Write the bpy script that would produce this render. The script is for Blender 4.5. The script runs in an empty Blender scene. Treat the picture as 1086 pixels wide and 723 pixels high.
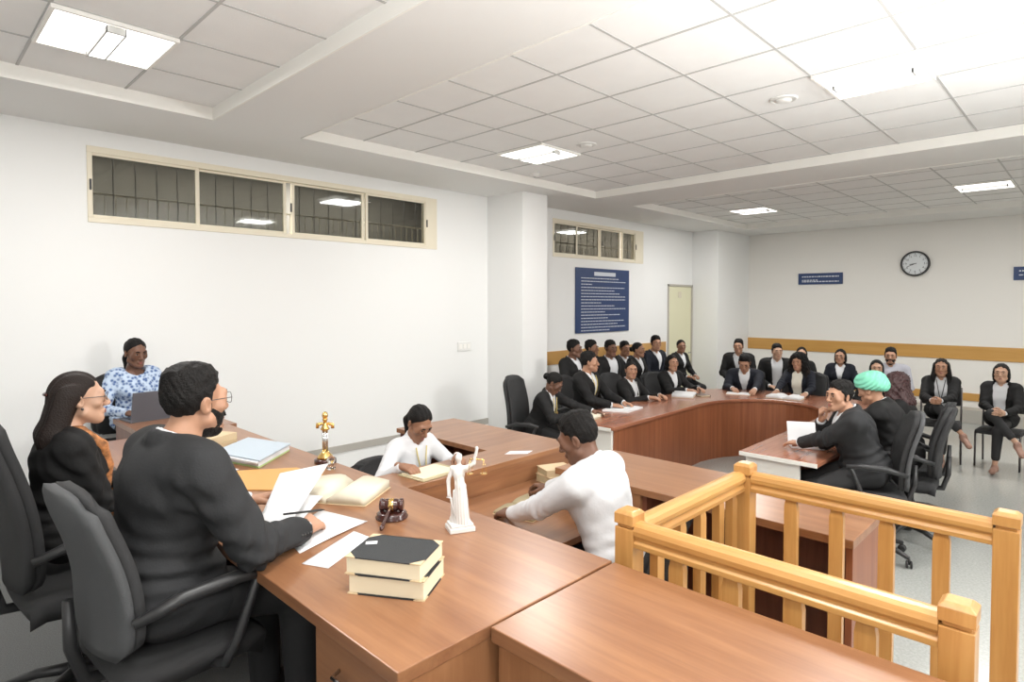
import bpy, math, random
import numpy as np
from mathutils import Vector, Matrix
SC = bpy.context.scene
COL = SC.collection
random.seed(7)
PI = math.pi
R = math.radians
# ---------------------------------------------------------------- camera, world, light, exposure
CAM_H = 2.0
cd = bpy.data.cameras.new('camera'); cam = bpy.data.objects.new('camera', cd); COL.objects.link(cam)
cam.location = (0, 0, CAM_H)
cam.rotation_euler = (R(90 - 1.6426), 0, R(44.2953 - 90))
cd.sensor_width = 36; cd.lens = 644.15 / 1086 * 36; cd.shift_y = -21.95 / 1086
cd.clip_start = 0.05
SC.camera = cam
SC.view_settings.view_transform = 'Standard'; SC.view_settings.look = 'None'
SC.view_settings.gamma = 1; SC.view_settings.use_curve_mapping = False
SC.view_settings.exposure = 0.0
try:
    SC.cycles.use_denoising = True
    SC.cycles.max_bounces = 8; SC.cycles.diffuse_bounces = 5
    SC.cycles.sample_clamp_indirect = 6
except Exception: pass
w = bpy.data.worlds.new('world'); SC.world = w; w.use_nodes = True
w.node_tree.nodes['Background'].inputs[0].default_value = (0.55, 0.6, 0.65, 1)
w.node_tree.nodes['Background'].inputs[1].default_value = 0.15

def lamp(name, kind, loc, energy, color=(1, 1, 1), rot=(0, 0, 0), **kw):
    l = bpy.data.lights.new(name, kind); l.energy = energy; l.color = color
    for k, v in kw.items(): setattr(l, k, v)
    o = bpy.data.objects.new(name, l); COL.objects.link(o); o.location = loc; o.rotation_euler = rot
    return o
# photographer's strobe bounced off the ceiling to the right of the camera
lamp('bounce_light', 'SPOT', (2.9, -1.1, 1.5), 560, (1, .99, .97), (R(180 - 8), R(0), R(-45)), spot_size=R(140), spot_blend=.7, shadow_soft_size=.15)
lamp('bounce_light', 'SPOT', (.3, .2, 1.3), 300, (1, .99, .97), (R(180), 0, 0), spot_size=R(150), spot_blend=.8, shadow_soft_size=.15)  # unseen extra light added by the camera to brighten the left ceiling
# two softened strobes on stands, one at the right of the well and one behind the camera
def aim(loc, at):
    v = Vector(at) - Vector(loc); return v.to_track_quat('-Z', 'Y').to_euler()
lamp('strobe', 'SPOT', (4.8, -2.8, 2.6), 430, (1, .99, .97), aim((4.8, -2.8, 2.6), (3.0, 4.0, 1.5)), spot_size=R(120), spot_blend=.8, shadow_soft_size=.35)
lamp('strobe', 'SPOT', (-1.0, -.9, 2.7), 150, (1, .99, .97), aim((-1.0, -.9, 2.7), (4.0, 3.6, 1.6)), spot_size=R(120), spot_blend=.8, shadow_soft_size=.35)
# tubes of the ceiling fittings
for lx, ly in ((0.9, 4.14), (0.9, 1.14), (4.636, 4.14), (4.636, 1.14), (9.9, 4.14), (9.9, 1.14), (4.636, -1.86), (0.9, -1.86), (9.9, -1.86)):
    lamp('fitting_light', 'AREA', (lx, ly, 3.455), 40 if lx < 9 else 54, (1, .985, .96), (0, 0, 0), shape='SQUARE', size=.5)

lamp('corridor_fill', 'AREA', (3.0, 6.9, 3.58), 150, (1, .97, .9), (0, 0, 0), shape='RECTANGLE', size=4.5, size_y=.3)  # unseen fill lights added outside so the window panes look less black
lamp('corridor_fill', 'AREA', (10.2, 6.9, 3.58), 170, (1, .93, .85), (0, 0, 0), shape='RECTANGLE', size=4, size_y=.3)
# ---------------------------------------------------------------- materials
MATS = {}
def mat(name, col, rough=.6, metal=0, bump=0, bscale=40, var=0, vscale=8, spec=.5, emit=0, alpha=1, trans=0, coat=0):
    if name in MATS: return MATS[name]
    m = bpy.data.materials.new(name); m.use_nodes = True; nt = m.node_tree; b = nt.nodes['Principled BSDF']
    c = (*col, 1)
    b.inputs['Base Color'].default_value = c; b.inputs['Roughness'].default_value = rough
    b.inputs['Metallic'].default_value = metal; b.inputs['Specular IOR Level'].default_value = spec
    if coat: b.inputs['Coat Weight'].default_value = coat; b.inputs['Coat Roughness'].default_value = .2
    if emit:
        b.inputs['Emission Color'].default_value = c; b.inputs['Emission Strength'].default_value = emit
    if trans: b.inputs['Transmission Weight'].default_value = trans
    if alpha < 1: b.inputs['Alpha'].default_value = alpha
    tc = nt.nodes.new('ShaderNodeTexCoord')
    if var:
        n = nt.nodes.new('ShaderNodeTexNoise'); n.inputs['Scale'].default_value = vscale; n.inputs['Detail'].default_value = 4
        nt.links.new(tc.outputs['Object'], n.inputs['Vector'])
        r = nt.nodes.new('ShaderNodeValToRGB')
        r.color_ramp.elements[0].position = .3; r.color_ramp.elements[1].position = .7
        r.color_ramp.elements[0].color = (*[x * (1 - var) for x in col], 1); r.color_ramp.elements[1].color = (*[min(1, x * (1 + var)) for x in col], 1)
        nt.links.new(n.outputs['Fac'], r.inputs[0]); nt.links.new(r.outputs[0], b.inputs['Base Color'])
    if bump:
        n = nt.nodes.new('ShaderNodeTexNoise'); n.inputs['Scale'].default_value = bscale; n.inputs['Detail'].default_value = 3
        nt.links.new(tc.outputs['Object'], n.inputs['Vector'])
        bp = nt.nodes.new('ShaderNodeBump'); bp.inputs['Strength'].default_value = bump; bp.inputs['Distance'].default_value = .01
        nt.links.new(n.outputs['Fac'], bp.inputs['Height']); nt.links.new(bp.outputs[0], b.inputs['Normal'])
    MATS[name] = m
    return m
def wood(name, c1, c2, axis='Y', rough=.35, dens=14, stretch=.07, coat=0.15):
    m = bpy.data.materials.new(name); m.use_nodes = True; nt = m.node_tree; b = nt.nodes['Principled BSDF']
    tc = nt.nodes.new('ShaderNodeTexCoord'); mp = nt.nodes.new('ShaderNodeMapping')
    s = [dens] * 3; s['XYZ'.index(axis)] = dens * stretch
    mp.inputs['Scale'].default_value = s
    nt.links.new(tc.outputs['Object'], mp.inputs[0])
    n = nt.nodes.new('ShaderNodeTexNoise'); n.inputs['Scale'].default_value = 1; n.inputs['Detail'].default_value = 6; n.inputs['Distortion'].default_value = .6
    n2 = nt.nodes.new('ShaderNodeTexNoise'); n2.inputs['Scale'].default_value = 6; n2.inputs['Detail'].default_value = 3
    nt.links.new(mp.outputs[0], n.inputs['Vector']); nt.links.new(mp.outputs[0], n2.inputs['Vector'])
    mx = nt.nodes.new('ShaderNodeMath'); mx.operation = 'MULTIPLY_ADD'; mx.inputs[1].default_value = .35
    nt.links.new(n2.outputs['Fac'], mx.inputs[0]); nt.links.new(n.outputs['Fac'], mx.inputs[2])
    r = nt.nodes.new('ShaderNodeValToRGB'); r.color_ramp.elements[0].position = .42; r.color_ramp.elements[1].position = .85
    r.color_ramp.elements[0].color = (*c1, 1); r.color_ramp.elements[1].color = (*c2, 1)
    nt.links.new(mx.outputs[0], r.inputs[0]); nt.links.new(r.outputs[0], b.inputs['Base Color'])
    b.inputs['Roughness'].default_value = rough; b.inputs['Coat Weight'].default_value = coat; b.inputs['Coat Roughness'].default_value = .25
    MATS[name] = m
    return m
M = MATS
mat('wall_paint', (.83, .835, .825), .7, bump=.03, bscale=60)
mat('wall_paint_far', (.80, .78, .74), .7, bump=.03, bscale=60)
mat('soffit_paint', (.80, .80, .785), .8)
mat('tile_white', (.86, .86, .85), .85, bump=.15, bscale=150, var=.02, vscale=3)
mat('grid_grey', (.50, .50, .49), .6)
mat('lip_white', (.88, .87, .83), .6)
mat('cream_frame', (.78, .72, .58), .5)
mat('door_cream', (.72, .70, .50), .5)
mat('door_frame', (.45, .42, .37), .5)
mat('floor_terrazzo', (.36, .37, .35), .22, var=.12, vscale=60)
mat('carpet', (.15, .153, .15), .95, bump=.6, bscale=350, var=.35, vscale=220)
mat('rail_wood', (.55, .31, .10), .45)
mat('skirting', (.42, .40, .36), .5)
wood('desk_wood_y', (.215, .090, .042), (.32, .152, .071), 'Y', .3)
wood('desk_wood_x', (.215, .090, .042), (.32, .152, .071), 'X', .3)
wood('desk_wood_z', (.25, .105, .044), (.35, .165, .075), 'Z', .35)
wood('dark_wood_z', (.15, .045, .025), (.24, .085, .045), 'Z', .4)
wood('conf_wood_x', (.25, .085, .045), (.36, .15, .085), 'X', .22)
wood('conf_wood_z', (.20, .062, .027), (.30, .108, .047), 'Z', .4, dens=22, stretch=.03)
wood('pine_x', (.46, .22, .060), (.58, .32, .105), 'X', .3, dens=18)
wood('pine_y', (.46, .22, .060), (.58, .32, .105), 'Y', .3, dens=18)
wood('pine_z', (.44, .205, .055), (.57, .305, .10), 'Z', .3, dens=18)
wood('band_wood', (.50, .26, .06), (.58, .32, .09), 'Y', .4, dens=8)
mat('laminate_white', (.80, .79, .74), .4)
mat('suit_black', (.0125, .0122, .0124), .8, bump=.10, bscale=140, spec=.3)
mat('suit_navy', (.011, .013, .021), .8, bump=.10, bscale=140, spec=.3)
mat('suit_grey', (.025, .0255, .027), .8, bump=.10, bscale=140, spec=.3)
mat('shirt_white', (.67, .68, .70), .75, bump=.25, bscale=30)
mat('shirt_cream', (.74, .72, .62), .75)
mat('shirt_grey', (.42, .42, .47), .75)
mat('trouser_black', (.017, .017, .018), .8)
mat('shoe_black', (.015, .014, .013), .35)
mat('sandal_tan', (.35, .2, .15), .5)
mat('hair_black', (.007, .006, .0055), .62, bump=.5, bscale=160, spec=.22)
mat('hair_brown', (.016, .010, .008), .58, bump=.4, bscale=160, spec=.25)
mat('hair_maroon', (.045, .016, .016), .5, bump=.4, bscale=120)
mat('skin_tan', (.42, .225, .14), .5, var=.06, vscale=30)
mat('skin_brown', (.30, .15, .088), .5, var=.06, vscale=30)
mat('skin_dark', (.16, .075, .045), .48, var=.06, vscale=30)
mat('skin_light', (.52, .31, .21), .5, var=.06, vscale=30)
mat('lip_rose', (.30, .10, .085), .4)
mat('eye_white', (.36, .33, .31), .25)
mat('eye_dark', (.015, .01, .008), .15)
mat('turban_mint', (.21, .62, .44), .8, bump=.3, bscale=50)
mat('chair_fabric', (.032, .032, .033), .85, bump=.5, bscale=400)
mat('chair_mesh', (.075, .077, .080), .8, bump=.5, bscale=400)
mat('chair_plastic', (.022, .022, .023), .4)
mat('chrome', (.7, .7, .7), .18, 1)
mat('gunmetal', (.12, .11, .11), .35, .8)
mat('gold', (.83, .56, .20), .2, 1)
mat('rosewood', (.05, .014, .011), .25, coat=.4)
mat('porcelain', (.68, .67, .65), .3)
mat('paper_white', (.72, .72, .73), .8)
mat('paper_cream', (.68, .63, .50), .8)
mat('paper_aged', (.46, .39, .24), .8)
mat('page_block', (.76, .68, .50), .85)
mat('cover_black', (.022, .024, .026), .6, bump=.3, bscale=200)
mat('cover_tan', (.62, .48, .30), .6)
mat('folder_orange', (.62, .33, .10), .55)
mat('folder_blue', (.46, .53, .60), .5)
mat('folder_green', (.45, .60, .25), .5)
mat('print_grey', (.45, .47, .52), .8)
mat('print_blue', (.25, .40, .60), .7)
mat('laptop_grey', (.13, .14, .165), .4, .3)
mat('sign_blue', (.018, .045, .14), .45)
mat('sign_text', (.62, .66, .72), .6)
mat('clock_black', (.03, .03, .03), .4)
mat('clock_face', (.72, .75, .77), .5)
mat('lens_glow', (1.0, .98, .94), .5, emit=3.2)
mat('plastic_white', (.8, .8, .78), .4)
mat('plastic_black', (.02, .02, .02), .4)
mat('outside_wall', (.20, .19, .17), .8)
mat('outside_rail', (.55, .50, .40), .6)
mat('scarf_rust', (.42, .17, .06), .7, var=.6, vscale=40)
mat('lanyard_yellow', (.62, .50, .18), .6)
mat('glass_clear', (.95, .97, .97), .03, trans=1)
mat('curtain_grey', (.30, .31, .30), .8)
def _kurta():
    m = bpy.data.materials.new('kurta_blue'); m.use_nodes = True; nt = m.node_tree; b = nt.nodes['Principled BSDF']
    tc = nt.nodes.new('ShaderNodeTexCoord'); v = nt.nodes.new('ShaderNodeTexVoronoi'); v.inputs['Scale'].default_value = 38
    nt.links.new(tc.outputs['Object'], v.inputs['Vector'])
    r = nt.nodes.new('ShaderNodeValToRGB'); e = r.color_ramp.elements
    e[0].position = .25; e[0].color = (.06, .12, .30, 1); e[1].position = .62; e[1].color = (.50, .60, .74, 1)
    nt.links.new(v.outputs['Distance'], r.inputs[0]); nt.links.new(r.outputs[0], b.inputs['Base Color']); b.inputs['Roughness'].default_value = .8
    M['kurta_blue'] = m
_kurta()
def _pane():
    m = bpy.data.materials.new('tinted_glass'); m.use_nodes = True; nt = m.node_tree; nt.nodes.remove(nt.nodes['Principled BSDF'])
    out = nt.nodes['Material Output']
    g = nt.nodes.new('ShaderNodeBsdfGlossy'); g.inputs['Roughness'].default_value = .04; g.inputs['Color'].default_value = (.8, .82, .8, 1)
    t = nt.nodes.new('ShaderNodeBsdfTransparent'); t.inputs['Color'].default_value = (.42, .42, .40, 1)
    f = nt.nodes.new('ShaderNodeFresnel'); f.inputs['IOR'].default_value = 1.6
    mx = nt.nodes.new('ShaderNodeMixShader')
    ge = nt.nodes.new('ShaderNodeNewGeometry'); s1 = nt.nodes.new('ShaderNodeMath'); s1.operation = 'SUBTRACT'; s1.inputs[0].default_value = 1; s2 = nt.nodes.new('ShaderNodeMath'); s2.operation = 'MULTIPLY'
    nt.links.new(ge.outputs['Backfacing'], s1.inputs[1]); nt.links.new(s1.outputs[0], s2.inputs[0]); nt.links.new(f.outputs[0], s2.inputs[1])
    nt.links.new(s2.outputs[0], mx.inputs[0]); nt.links.new(t.outputs[0], mx.inputs[1]); nt.links.new(g.outputs[0], mx.inputs[2]); nt.links.new(mx.outputs[0], out.inputs[0])
    M['tinted_glass'] = m
_pane()

# ---------------------------------------------------------------- mesh helpers
def tag(o, label=None, cat=None, group=None, kind=None):
    if label: o['label'] = label
    if cat: o['category'] = cat
    if group: o['group'] = group
    if kind: o['kind'] = kind
    return o
def empty(name, loc, rz=0, label=None, cat=None, group=None):
    o = bpy.data.objects.new(name, None); COL.objects.link(o); o.empty_display_size = .1
    o.location = loc; o.rotation_euler = (0, 0, rz); tag(o, label, cat, group)
    return o
class MB:
    """collects shapes and links them as one mesh object"""
    def __init__(s): s.v = []; s.f = []; s.m = []; s.sm = []
    def add(s, vs, fs, mi=0, smooth=False, T=None):
        b = len(s.v)
        for p in vs: s.v.append(tuple(T @ Vector(p)) if T is not None else tuple(p))
        for f in fs: s.f.append([i + b for i in f]); s.m.append(mi); s.sm.append(smooth)
        return s
    def box(s, x0, x1, y0, y1, z0, z1, mi=0, T=None):
        vs = [(x, y, z) for x in (x0, x1) for y in (y0, y1) for z in (z0, z1)]
        return s.add(vs, [(0, 1, 3, 2), (4, 6, 7, 5), (0, 4, 5, 1), (2, 3, 7, 6), (0, 2, 6, 4), (1, 5, 7, 3)], mi, False, T)
    def prism(s, pts, z0, z1, mi=0, T=None, smooth=False):
        n = len(pts); vs = [(x, y, z0) for x, y in pts] + [(x, y, z1) for x, y in pts]
        fs = [list(range(n))[::-1], list(range(n, 2 * n))] + [(i, (i + 1) % n, n + (i + 1) % n, n + i) for i in range(n)]
        return s.add(vs, fs, mi, smooth, T)
    def lathe(s, prof, c=(0, 0, 0), n=16, mi=0, T=None, smooth=True, close=True):
        vs = []; fs = []
        for r, z in prof:
            for i in range(n):
                a = 2 * PI * i / n; vs.append((c[0] + r * math.cos(a), c[1] + r * math.sin(a), c[2] + z))
        for k in range(len(prof) - 1):
            for i in range(n):
                fs.append((k * n + i, k * n + (i + 1) % n, (k + 1) * n + (i + 1) % n, (k + 1) * n + i))
        s.add(vs, fs, mi, smooth, T)
        if close:
            b = len(s.v) - len(vs); k = len(prof) - 1
            s.f.append([b + i for i in range(n)][::-1]); s.m.append(mi); s.sm.append(False)
            s.f.append([b + k * n + i for i in range(n)]); s.m.append(mi); s.sm.append(False)
        return s
    def tube(s, pts, r, n=8, mi=0, T=None, closed=False):
        P = [Vector(p) for p in pts]; rs = r if isinstance(r, (list, tuple)) else [r] * len(P)
        vs = []; fs = []; N = len(P); up = None
        for i in range(N):
            t = (P[(i + 1) % N] - P[i - 1]) if closed else (P[min(i + 1, N - 1)] - P[max(i - 1, 0)])
            t = t.normalized()
            if up is None:
                a = Vector((0, 0, 1)) if abs(t.z) < .9 else Vector((1, 0, 0)); up = (a - t * a.dot(t)).normalized()
            else: up = (up - t * up.dot(t)).normalized()
            sd = t.cross(up)
            for k in range(n):
                a = 2 * PI * k / n; vs.append(P[i] + (up * math.cos(a) + sd * math.sin(a)) * rs[i])
        for i in range(N if closed else N - 1):
            for k in range(n):
                j = (i + 1) % N; fs.append((i * n + k, i * n + (k + 1) % n, j * n + (k + 1) % n, j * n + k))
        if not closed: fs += [list(range(n))[::-1], list(range((N - 1) * n, N * n))]
        return s.add(vs, fs, mi, True, T)
    def ball(s, c, rx, ry=None, rz=None, n=12, m=8, mi=0, T=None):
        ry = ry or rx; rz = rz or rx; vs = []; fs = []
        for j in range(m + 1):
            ph = PI * j / m
            for i in range(n):
                a = 2 * PI * i / n; vs.append((c[0] + rx * math.sin(ph) * math.cos(a), c[1] + ry * math.sin(ph) * math.sin(a), c[2] + rz * math.cos(ph)))
        for j in range(m):
            for i in range(n): fs.append((j * n + i, (j + 1) * n + i, (j + 1) * n + (i + 1) % n, j * n + (i + 1) % n))
        return s.add(vs, fs, mi, True, T)
    def sheet(s, grid, th, mi=0, T=None):
        """grid[i][j] of points, thickened downwards along local normals"""
        A = np.array(grid, float); du = np.gradient(A, axis=0); dv = np.gradient(A, axis=1)
        nn = np.cross(du, dv); nn /= np.maximum(np.linalg.norm(nn, axis=2, keepdims=True), 1e-9)
        B = A - nn * th; a, b = A.shape[:2]
        vs = [tuple(p) for p in A.reshape(-1, 3)] + [tuple(p) for p in B.reshape(-1, 3)]; o = a * b; fs = []
        for i in range(a - 1):
            for j in range(b - 1):
                q = (i * b + j, (i + 1) * b + j, (i + 1) * b + j + 1, i * b + j + 1)
                fs.append(q); fs.append(tuple(o + k for k in q[::-1]))
        ring = [(i, 0) for i in range(a)] + [(a - 1, j) for j in range(1, b)] + [(i, b - 1) for i in range(a - 2, -1, -1)] + [(0, j) for j in range(b - 2, 0, -1)]
        for k in range(len(ring)):
            p, q = ring[k], ring[(k + 1) % len(ring)]; i0 = p[0] * b + p[1]; i1 = q[0] * b + q[1]
            fs.append((i1, i0, o + i0, o + i1))
        return s.add(vs, fs, mi, True, T)
    def build(s, name, mats, parent=None, bevel=0, loc=None, seg=2, label=None):
        me = bpy.data.meshes.new(name); me.from_pydata(s.v, [], s.f)
        mats = mats if isinstance(mats, (list, tuple)) else [mats]
        for m in mats: me.materials.append(M[m])
        for p, mi, sm in zip(me.polygons, s.m, s.sm): p.material_index = mi; p.use_smooth = sm
        me.update(); me.validate()
        import bmesh
        bm = bmesh.new(); bm.from_mesh(me); bmesh.ops.recalc_face_normals(bm, faces=bm.faces); bm.to_mesh(me); bm.free()
        o = bpy.data.objects.new(name, me); COL.objects.link(o)
        if parent: o.parent = parent
        if loc: o.location = loc
        if bevel:
            md = o.modifiers.new('Bevel', 'BEVEL'); md.width = bevel; md.segments = seg; md.limit_method = 'ANGLE'; md.angle_limit = R(40)
        if label: o['label'] = label
        return o
def rbox(name, mats, parent, x0, x1, y0, y1, z0, z1, bevel=.003, label=None):
    return MB().box(x0, x1, y0, y1, z0, z1).build(name, mats, parent, bevel, label=label)
def struct(name, mb, mats, bevel=0, parent=None):
    o = mb.build(name, mats, parent, bevel)
    if not parent: o['kind'] = 'structure'
    return o

# ---------------------------------------------------------------- the room
WX, WY, CZ, TZ = 12.85, 6.01, 3.43, 3.52
XB, YB = -2.2, -3.6
struct('floor', MB().box(XB, WX, YB, WY, -.1, 0), 'floor_terrazzo')
struct('dais_platform', MB().box(XB, 1.74, -.9, WY, 0, .35), 'carpet')
# left wall with two window openings and a door opening
W1 = (1.155, 4.807, 2.667, 3.35); W2 = (7.04, 9.56, 2.705, 3.335); D1 = (10.43, 11.40, 0, 2.36)
def wall_with_holes(a0, a1, z0, z1, holes):
    xs = sorted({a0, a1} | {h[0] for h in holes} | {h[1] for h in holes}); out = []
    for p, q in zip(xs, xs[1:]):
        hs = sorted([h for h in holes if h[0] <= p and h[1] >= q], key=lambda h: h[2]); z = z0
        for h in hs:
            if h[2] > z: out.append((p, q, z, h[2]))
            z = h[3]
        if z < z1: out.append((p, q, z, z1))
    return out
mb = MB()
for p, q, a, b in wall_with_holes(XB, WX, 0, 3.6, [W1, W2, D1]): mb.box(p, q, WY, WY + .2, a, b)
struct('wall_left', mb, 'wall_paint')
struct('wall_far', MB().box(WX, WX + .2, YB, WY + .2, 0, 3.6), 'wall_paint_far')
struct('wall_right', MB().box(XB, WX, YB - .2, YB, 0, 3.6), 'wall_paint')
struct('wall_back', MB().box(XB - .2, XB, YB - .2, WY + .2, 0, 3.6), 'wall_paint')
struct('wall_column', MB().box(5.685, 6.163, 5.352, WY, 0, CZ), 'wall_paint', .004)
struct('wall_column_far', MB().box(11.4, WX, 5.46, WY, 0, CZ), 'wall_paint', .004)
# ceiling: soffit with three recessed trays
TR = [(XB, 1.80, YB, 5.013), (2.52, 6.775, YB, 5.013), (7.675, 11.70, YB, 5.013)]
mb = MB()
mb.box(XB, WX, 5.013, WY, CZ, 3.6)
for a, b in ((1.80, 2.52), (6.775, 7.675), (11.70, WX)): mb.box(a, b, YB, 5.013, CZ, 3.6)
struct('ceiling', mb, 'soffit_paint')
offs = (0.0, .136, 0.0)
LIGHT_CELLS = []
for k, (a, b, c, d) in enumerate(TR):
    t = struct('ceiling_tiles', MB().box(a, b, c, d, TZ, 3.6), 'tile_white')
    g = MB(); x = math.ceil((a - offs[k]) / .6) * .6 + offs[k]
    while x < b - .02:
        if x > a + .02: g.box(x - .008, x + .008, c, d, TZ - .004, TZ)
        x += .6
    y = .24 - 6 * .6 - .6
    while y < d - .02:
        if y > c: g.box(a, b, y - .008, y + .008, TZ - .0035, TZ)
        y += .6
    o = g.build('tile_grid', 'grid_grey', t)
    lp = MB(); lw = .012
    lp.box(a, b, d - lw, d, CZ - .006, TZ)
    if k: lp.box(a, a + lw, c, d, CZ - .006, TZ)
    lp.box(b - lw, b, c, d, CZ - .006, TZ)
    struct('trim_%d' % (k + 1), lp, 'lip_white')
# timber bands and skirting
struct('trim_4', MB().box(WX - .02, WX, YB, 5.46, 1.03, 1.262), 'band_wood', .003)
struct('trim_5', MB().box(6.163, 10.36, WY - .02, WY, 1.06, 1.262), 'rail_wood', .003)
struct('trim_6', MB().box(WX - .02, WX, YB, 5.46, .33, .46), 'band_wood', .003)
struct('baseboard_far', MB().box(WX - .35, WX, YB, 5.46, 0, .22), 'skirting', .004)
struct('baseboard_left', MB().box(6.163, 10.36, WY - .02, WY, 0, .12).box(XB, 5.685, WY - .015, WY, .35, .43), 'skirting', .003)

def window(n, X0, X1, Z0, Z1, panes, beam):
    w = empty('window_%d' % n, ((X0 + X1) / 2, WY, Z0)); w['kind'] = 'structure'
    ox, oz = (X0 + X1) / 2, Z0
    def bx(mb, x0, x1, y0, y1, z0, z1, mi=0): return mb.box(x0 - ox, x1 - ox, y0, y1, z0 - oz, z1 - oz, mi)
    F = MB(); xr = panes[-1][1] + .045
    for (a, b, c, d) in ((X0, xr, Z0, Z0 + .04), (X0, xr, beam - .055, beam), (X0, X0 + .035, Z0 + .04, beam - .055), (xr - .035, xr, Z0 + .04, beam - .055)): bx(F, a, b, -.012, .07, c, d)
    F.build('window_frame', 'cream_frame', w, .004)
    if xr < X1 - .02: bx(MB(), xr, X1, -.008, .1, Z0, beam).build('side_panel', 'cream_frame', w, .003)
    S = MB()
    for i, (a, b) in enumerate(panes):
        y0 = .0 if i in (0, 3) else .03
        for (p, q, r_, s_) in ((a - .03, a, Z0 + .04, beam - .05), (b, b + .03, Z0 + .04, beam - .05), (a, b, Z0 + .04, Z0 + .065), (a, b, beam - .075, beam - .05)):
            bx(S, p, q, y0, y0 + .03, r_, s_)
    S.build('sash', 'cream_frame', w, .003)
    for i, (a, b) in enumerate(panes):
        y0 = .012 if i in (0, 3) else .042
        bx(MB(), a - .005, b + .005, y0, y0 + .005, Z0 + .06, beam - .07).build('pane', 'tinted_glass', w)
    for xx in (panes[0][0] - .018, panes[1][1] + .06, panes[-1][1] + .03):
        bx(MB(), xx - .008, xx + .008, -.022, -.008, (Z0 + beam) / 2 - .05, (Z0 + beam) / 2 + .04).build('latch', 'plastic_black', w, .003)
    G = MB(); x = X0 + .1
    while x < X1 - .06:
        G.tube([(x - ox, .30, 0), (x - ox, .30, (Z1 - Z0) * (.42 if n == 1 else .35))], .006, 5); x += .085
    G.tube([(X0 - ox, .30, (Z1 - Z0) * .42), (X1 - ox, .30, (Z1 - Z0) * .42)], .01, 6)
    G.build('grille', 'outside_rail', w)
    K = MB(); x = X0 + .05
    while x < X1 - .06: K.tube([(x - ox, .16, .02), (x - ox, .16, Z1 - Z0 - .02)], .005, 5); x += .17
    K.build('security_bars', 'gunmetal', w)
    bx(MB(), X0, X1, -.004, .2, beam, Z1).build('lintel', 'wall_paint', w)
window(1, W1[0], W1[1], W1[2], W1[3], [(1.195, 1.99), (2.035, 2.84), (2.96, 3.755), (3.82, 4.615)], 3.295)
window(2, W2[0], W2[1], W2[2], W2[3], [(7.085, 7.62), (7.68, 8.24), (8.32, 8.85), (8.93, 9.28)], 3.285)
struct('corridor_outside', MB().box(XB, WX, WY + 1.5, WY + 1.6, 0, 4).box(XB, WX, WY + .2, WY + 1.6, 3.62, 3.7).box(XB, WX, WY + .2, WY + 1.6, 1.9, 2.0), 'outside_wall')
# door
d = empty('door_1', (10.9, WY, 0)); d['kind'] = 'structure'
MB().box(-.47, -.43, -.02, .1, 0, 2.36).box(.46, .50, -.02, .1, 0, 2.36).box(-.47, .50, -.02, .1, 2.32, 2.36).build('door_frame', 'door_frame', d, .004)
MB().box(-.43, .46, .0, .045, .01, 2.32).build('door_leaf', 'door_cream', d, .003)
MB().tube([(.38, 0, 1.0), (.38, -.05, 1.0), (.27, -.05, 1.0)], .01).build('door_handle', 'chrome', d)
MB().box(-.06, .06, -.006, 0, 2.1, 2.22).build('door_plate', 'paper_cream', d, .002)

def luminaire(x, y, label, zb=TZ):
    o = empty('ceiling_light', (x, y, zb - .02), 0, label, 'ceiling light', 'square ceiling luminaires')
    f = MB()
    for a, b, c, e in ((-.3, .3, -.3, -.28), (-.3, .3, .28, .3), (-.3, -.28, -.28, .28), (.28, .3, -.28, .28)): f.box(a, b, c, e, -.006, .02)
    f.build('frame', 'lip_white', o, .002)
    for a, b in ((-.28, -.05), (.05, .28)): MB().box(a, b, -.28, .28, -.002, .004).build('diffuser', 'lens_glow', o)
    c = MB(); c.box(-.05, -.04, -.24, .24, -.03, .01); c.box(.04, .05, -.24, .24, -.03, .01); c.box(-.05, .05, -.24, -.225, -.03, .01); c.box(-.05, .05, .225, .24, -.03, .01)
    c.build('louvre_rim', 'grid_grey', o, .003)
    MB().box(-.04, .04, -.225, .225, -.025, -.018).build('centre_lens', 'lens_glow', o)
for (x, y), l in {(0.9, 4.14): 'square ceiling light above the long four-pane window, nearest the left wall', (4.636, 4.14): 'square ceiling light in the middle tray near the wall column', (4.636, 1.14): 'bright square ceiling light in the middle tray beside the round detector, upper right',
                  (9.9, 4.14): 'far square ceiling light in the last tray toward the door', (9.9, 1.14): 'far square ceiling light in the last tray above the wall clock side'}.items():
    luminaire(x, y, l)
for x, y, r_, l in ((4.69, 1.746, .10, 'round white ceiling diffuser beside the bright square light'), (4.70, 3.59, .10, 'faint round white ceiling diffuser behind the middle square light')):
    o = empty('ceiling_diffuser', (x, y, TZ), 0, l, 'ceiling diffuser', 'round ceiling fittings')
    MB().lathe([(r_, 0), (r_, -.008), (r_ * .8, -.014), (r_ * .78, -.006)], n=24).build('outer_ring', 'plastic_white', o)
    MB().lathe([(r_ * .55, -.002), (r_ * .55, -.02), (r_ * .3, -.026), (.01, -.026)], n=24).build('centre_disc', 'plastic_white', o)
o = empty('smoke_detector', (5.33, 4.83, TZ), 0, 'small white smoke detector at the edge of the middle ceiling tray', 'smoke detector')
MB().lathe([(.055, 0), (.055, -.012), (.045, -.03), (.02, -.038)], n=20).build('base', 'plastic_white', o)
MB().lathe([(.018, -.037), (.015, -.048)], n=12).build('sensor_cap', 'grid_grey', o)

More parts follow.
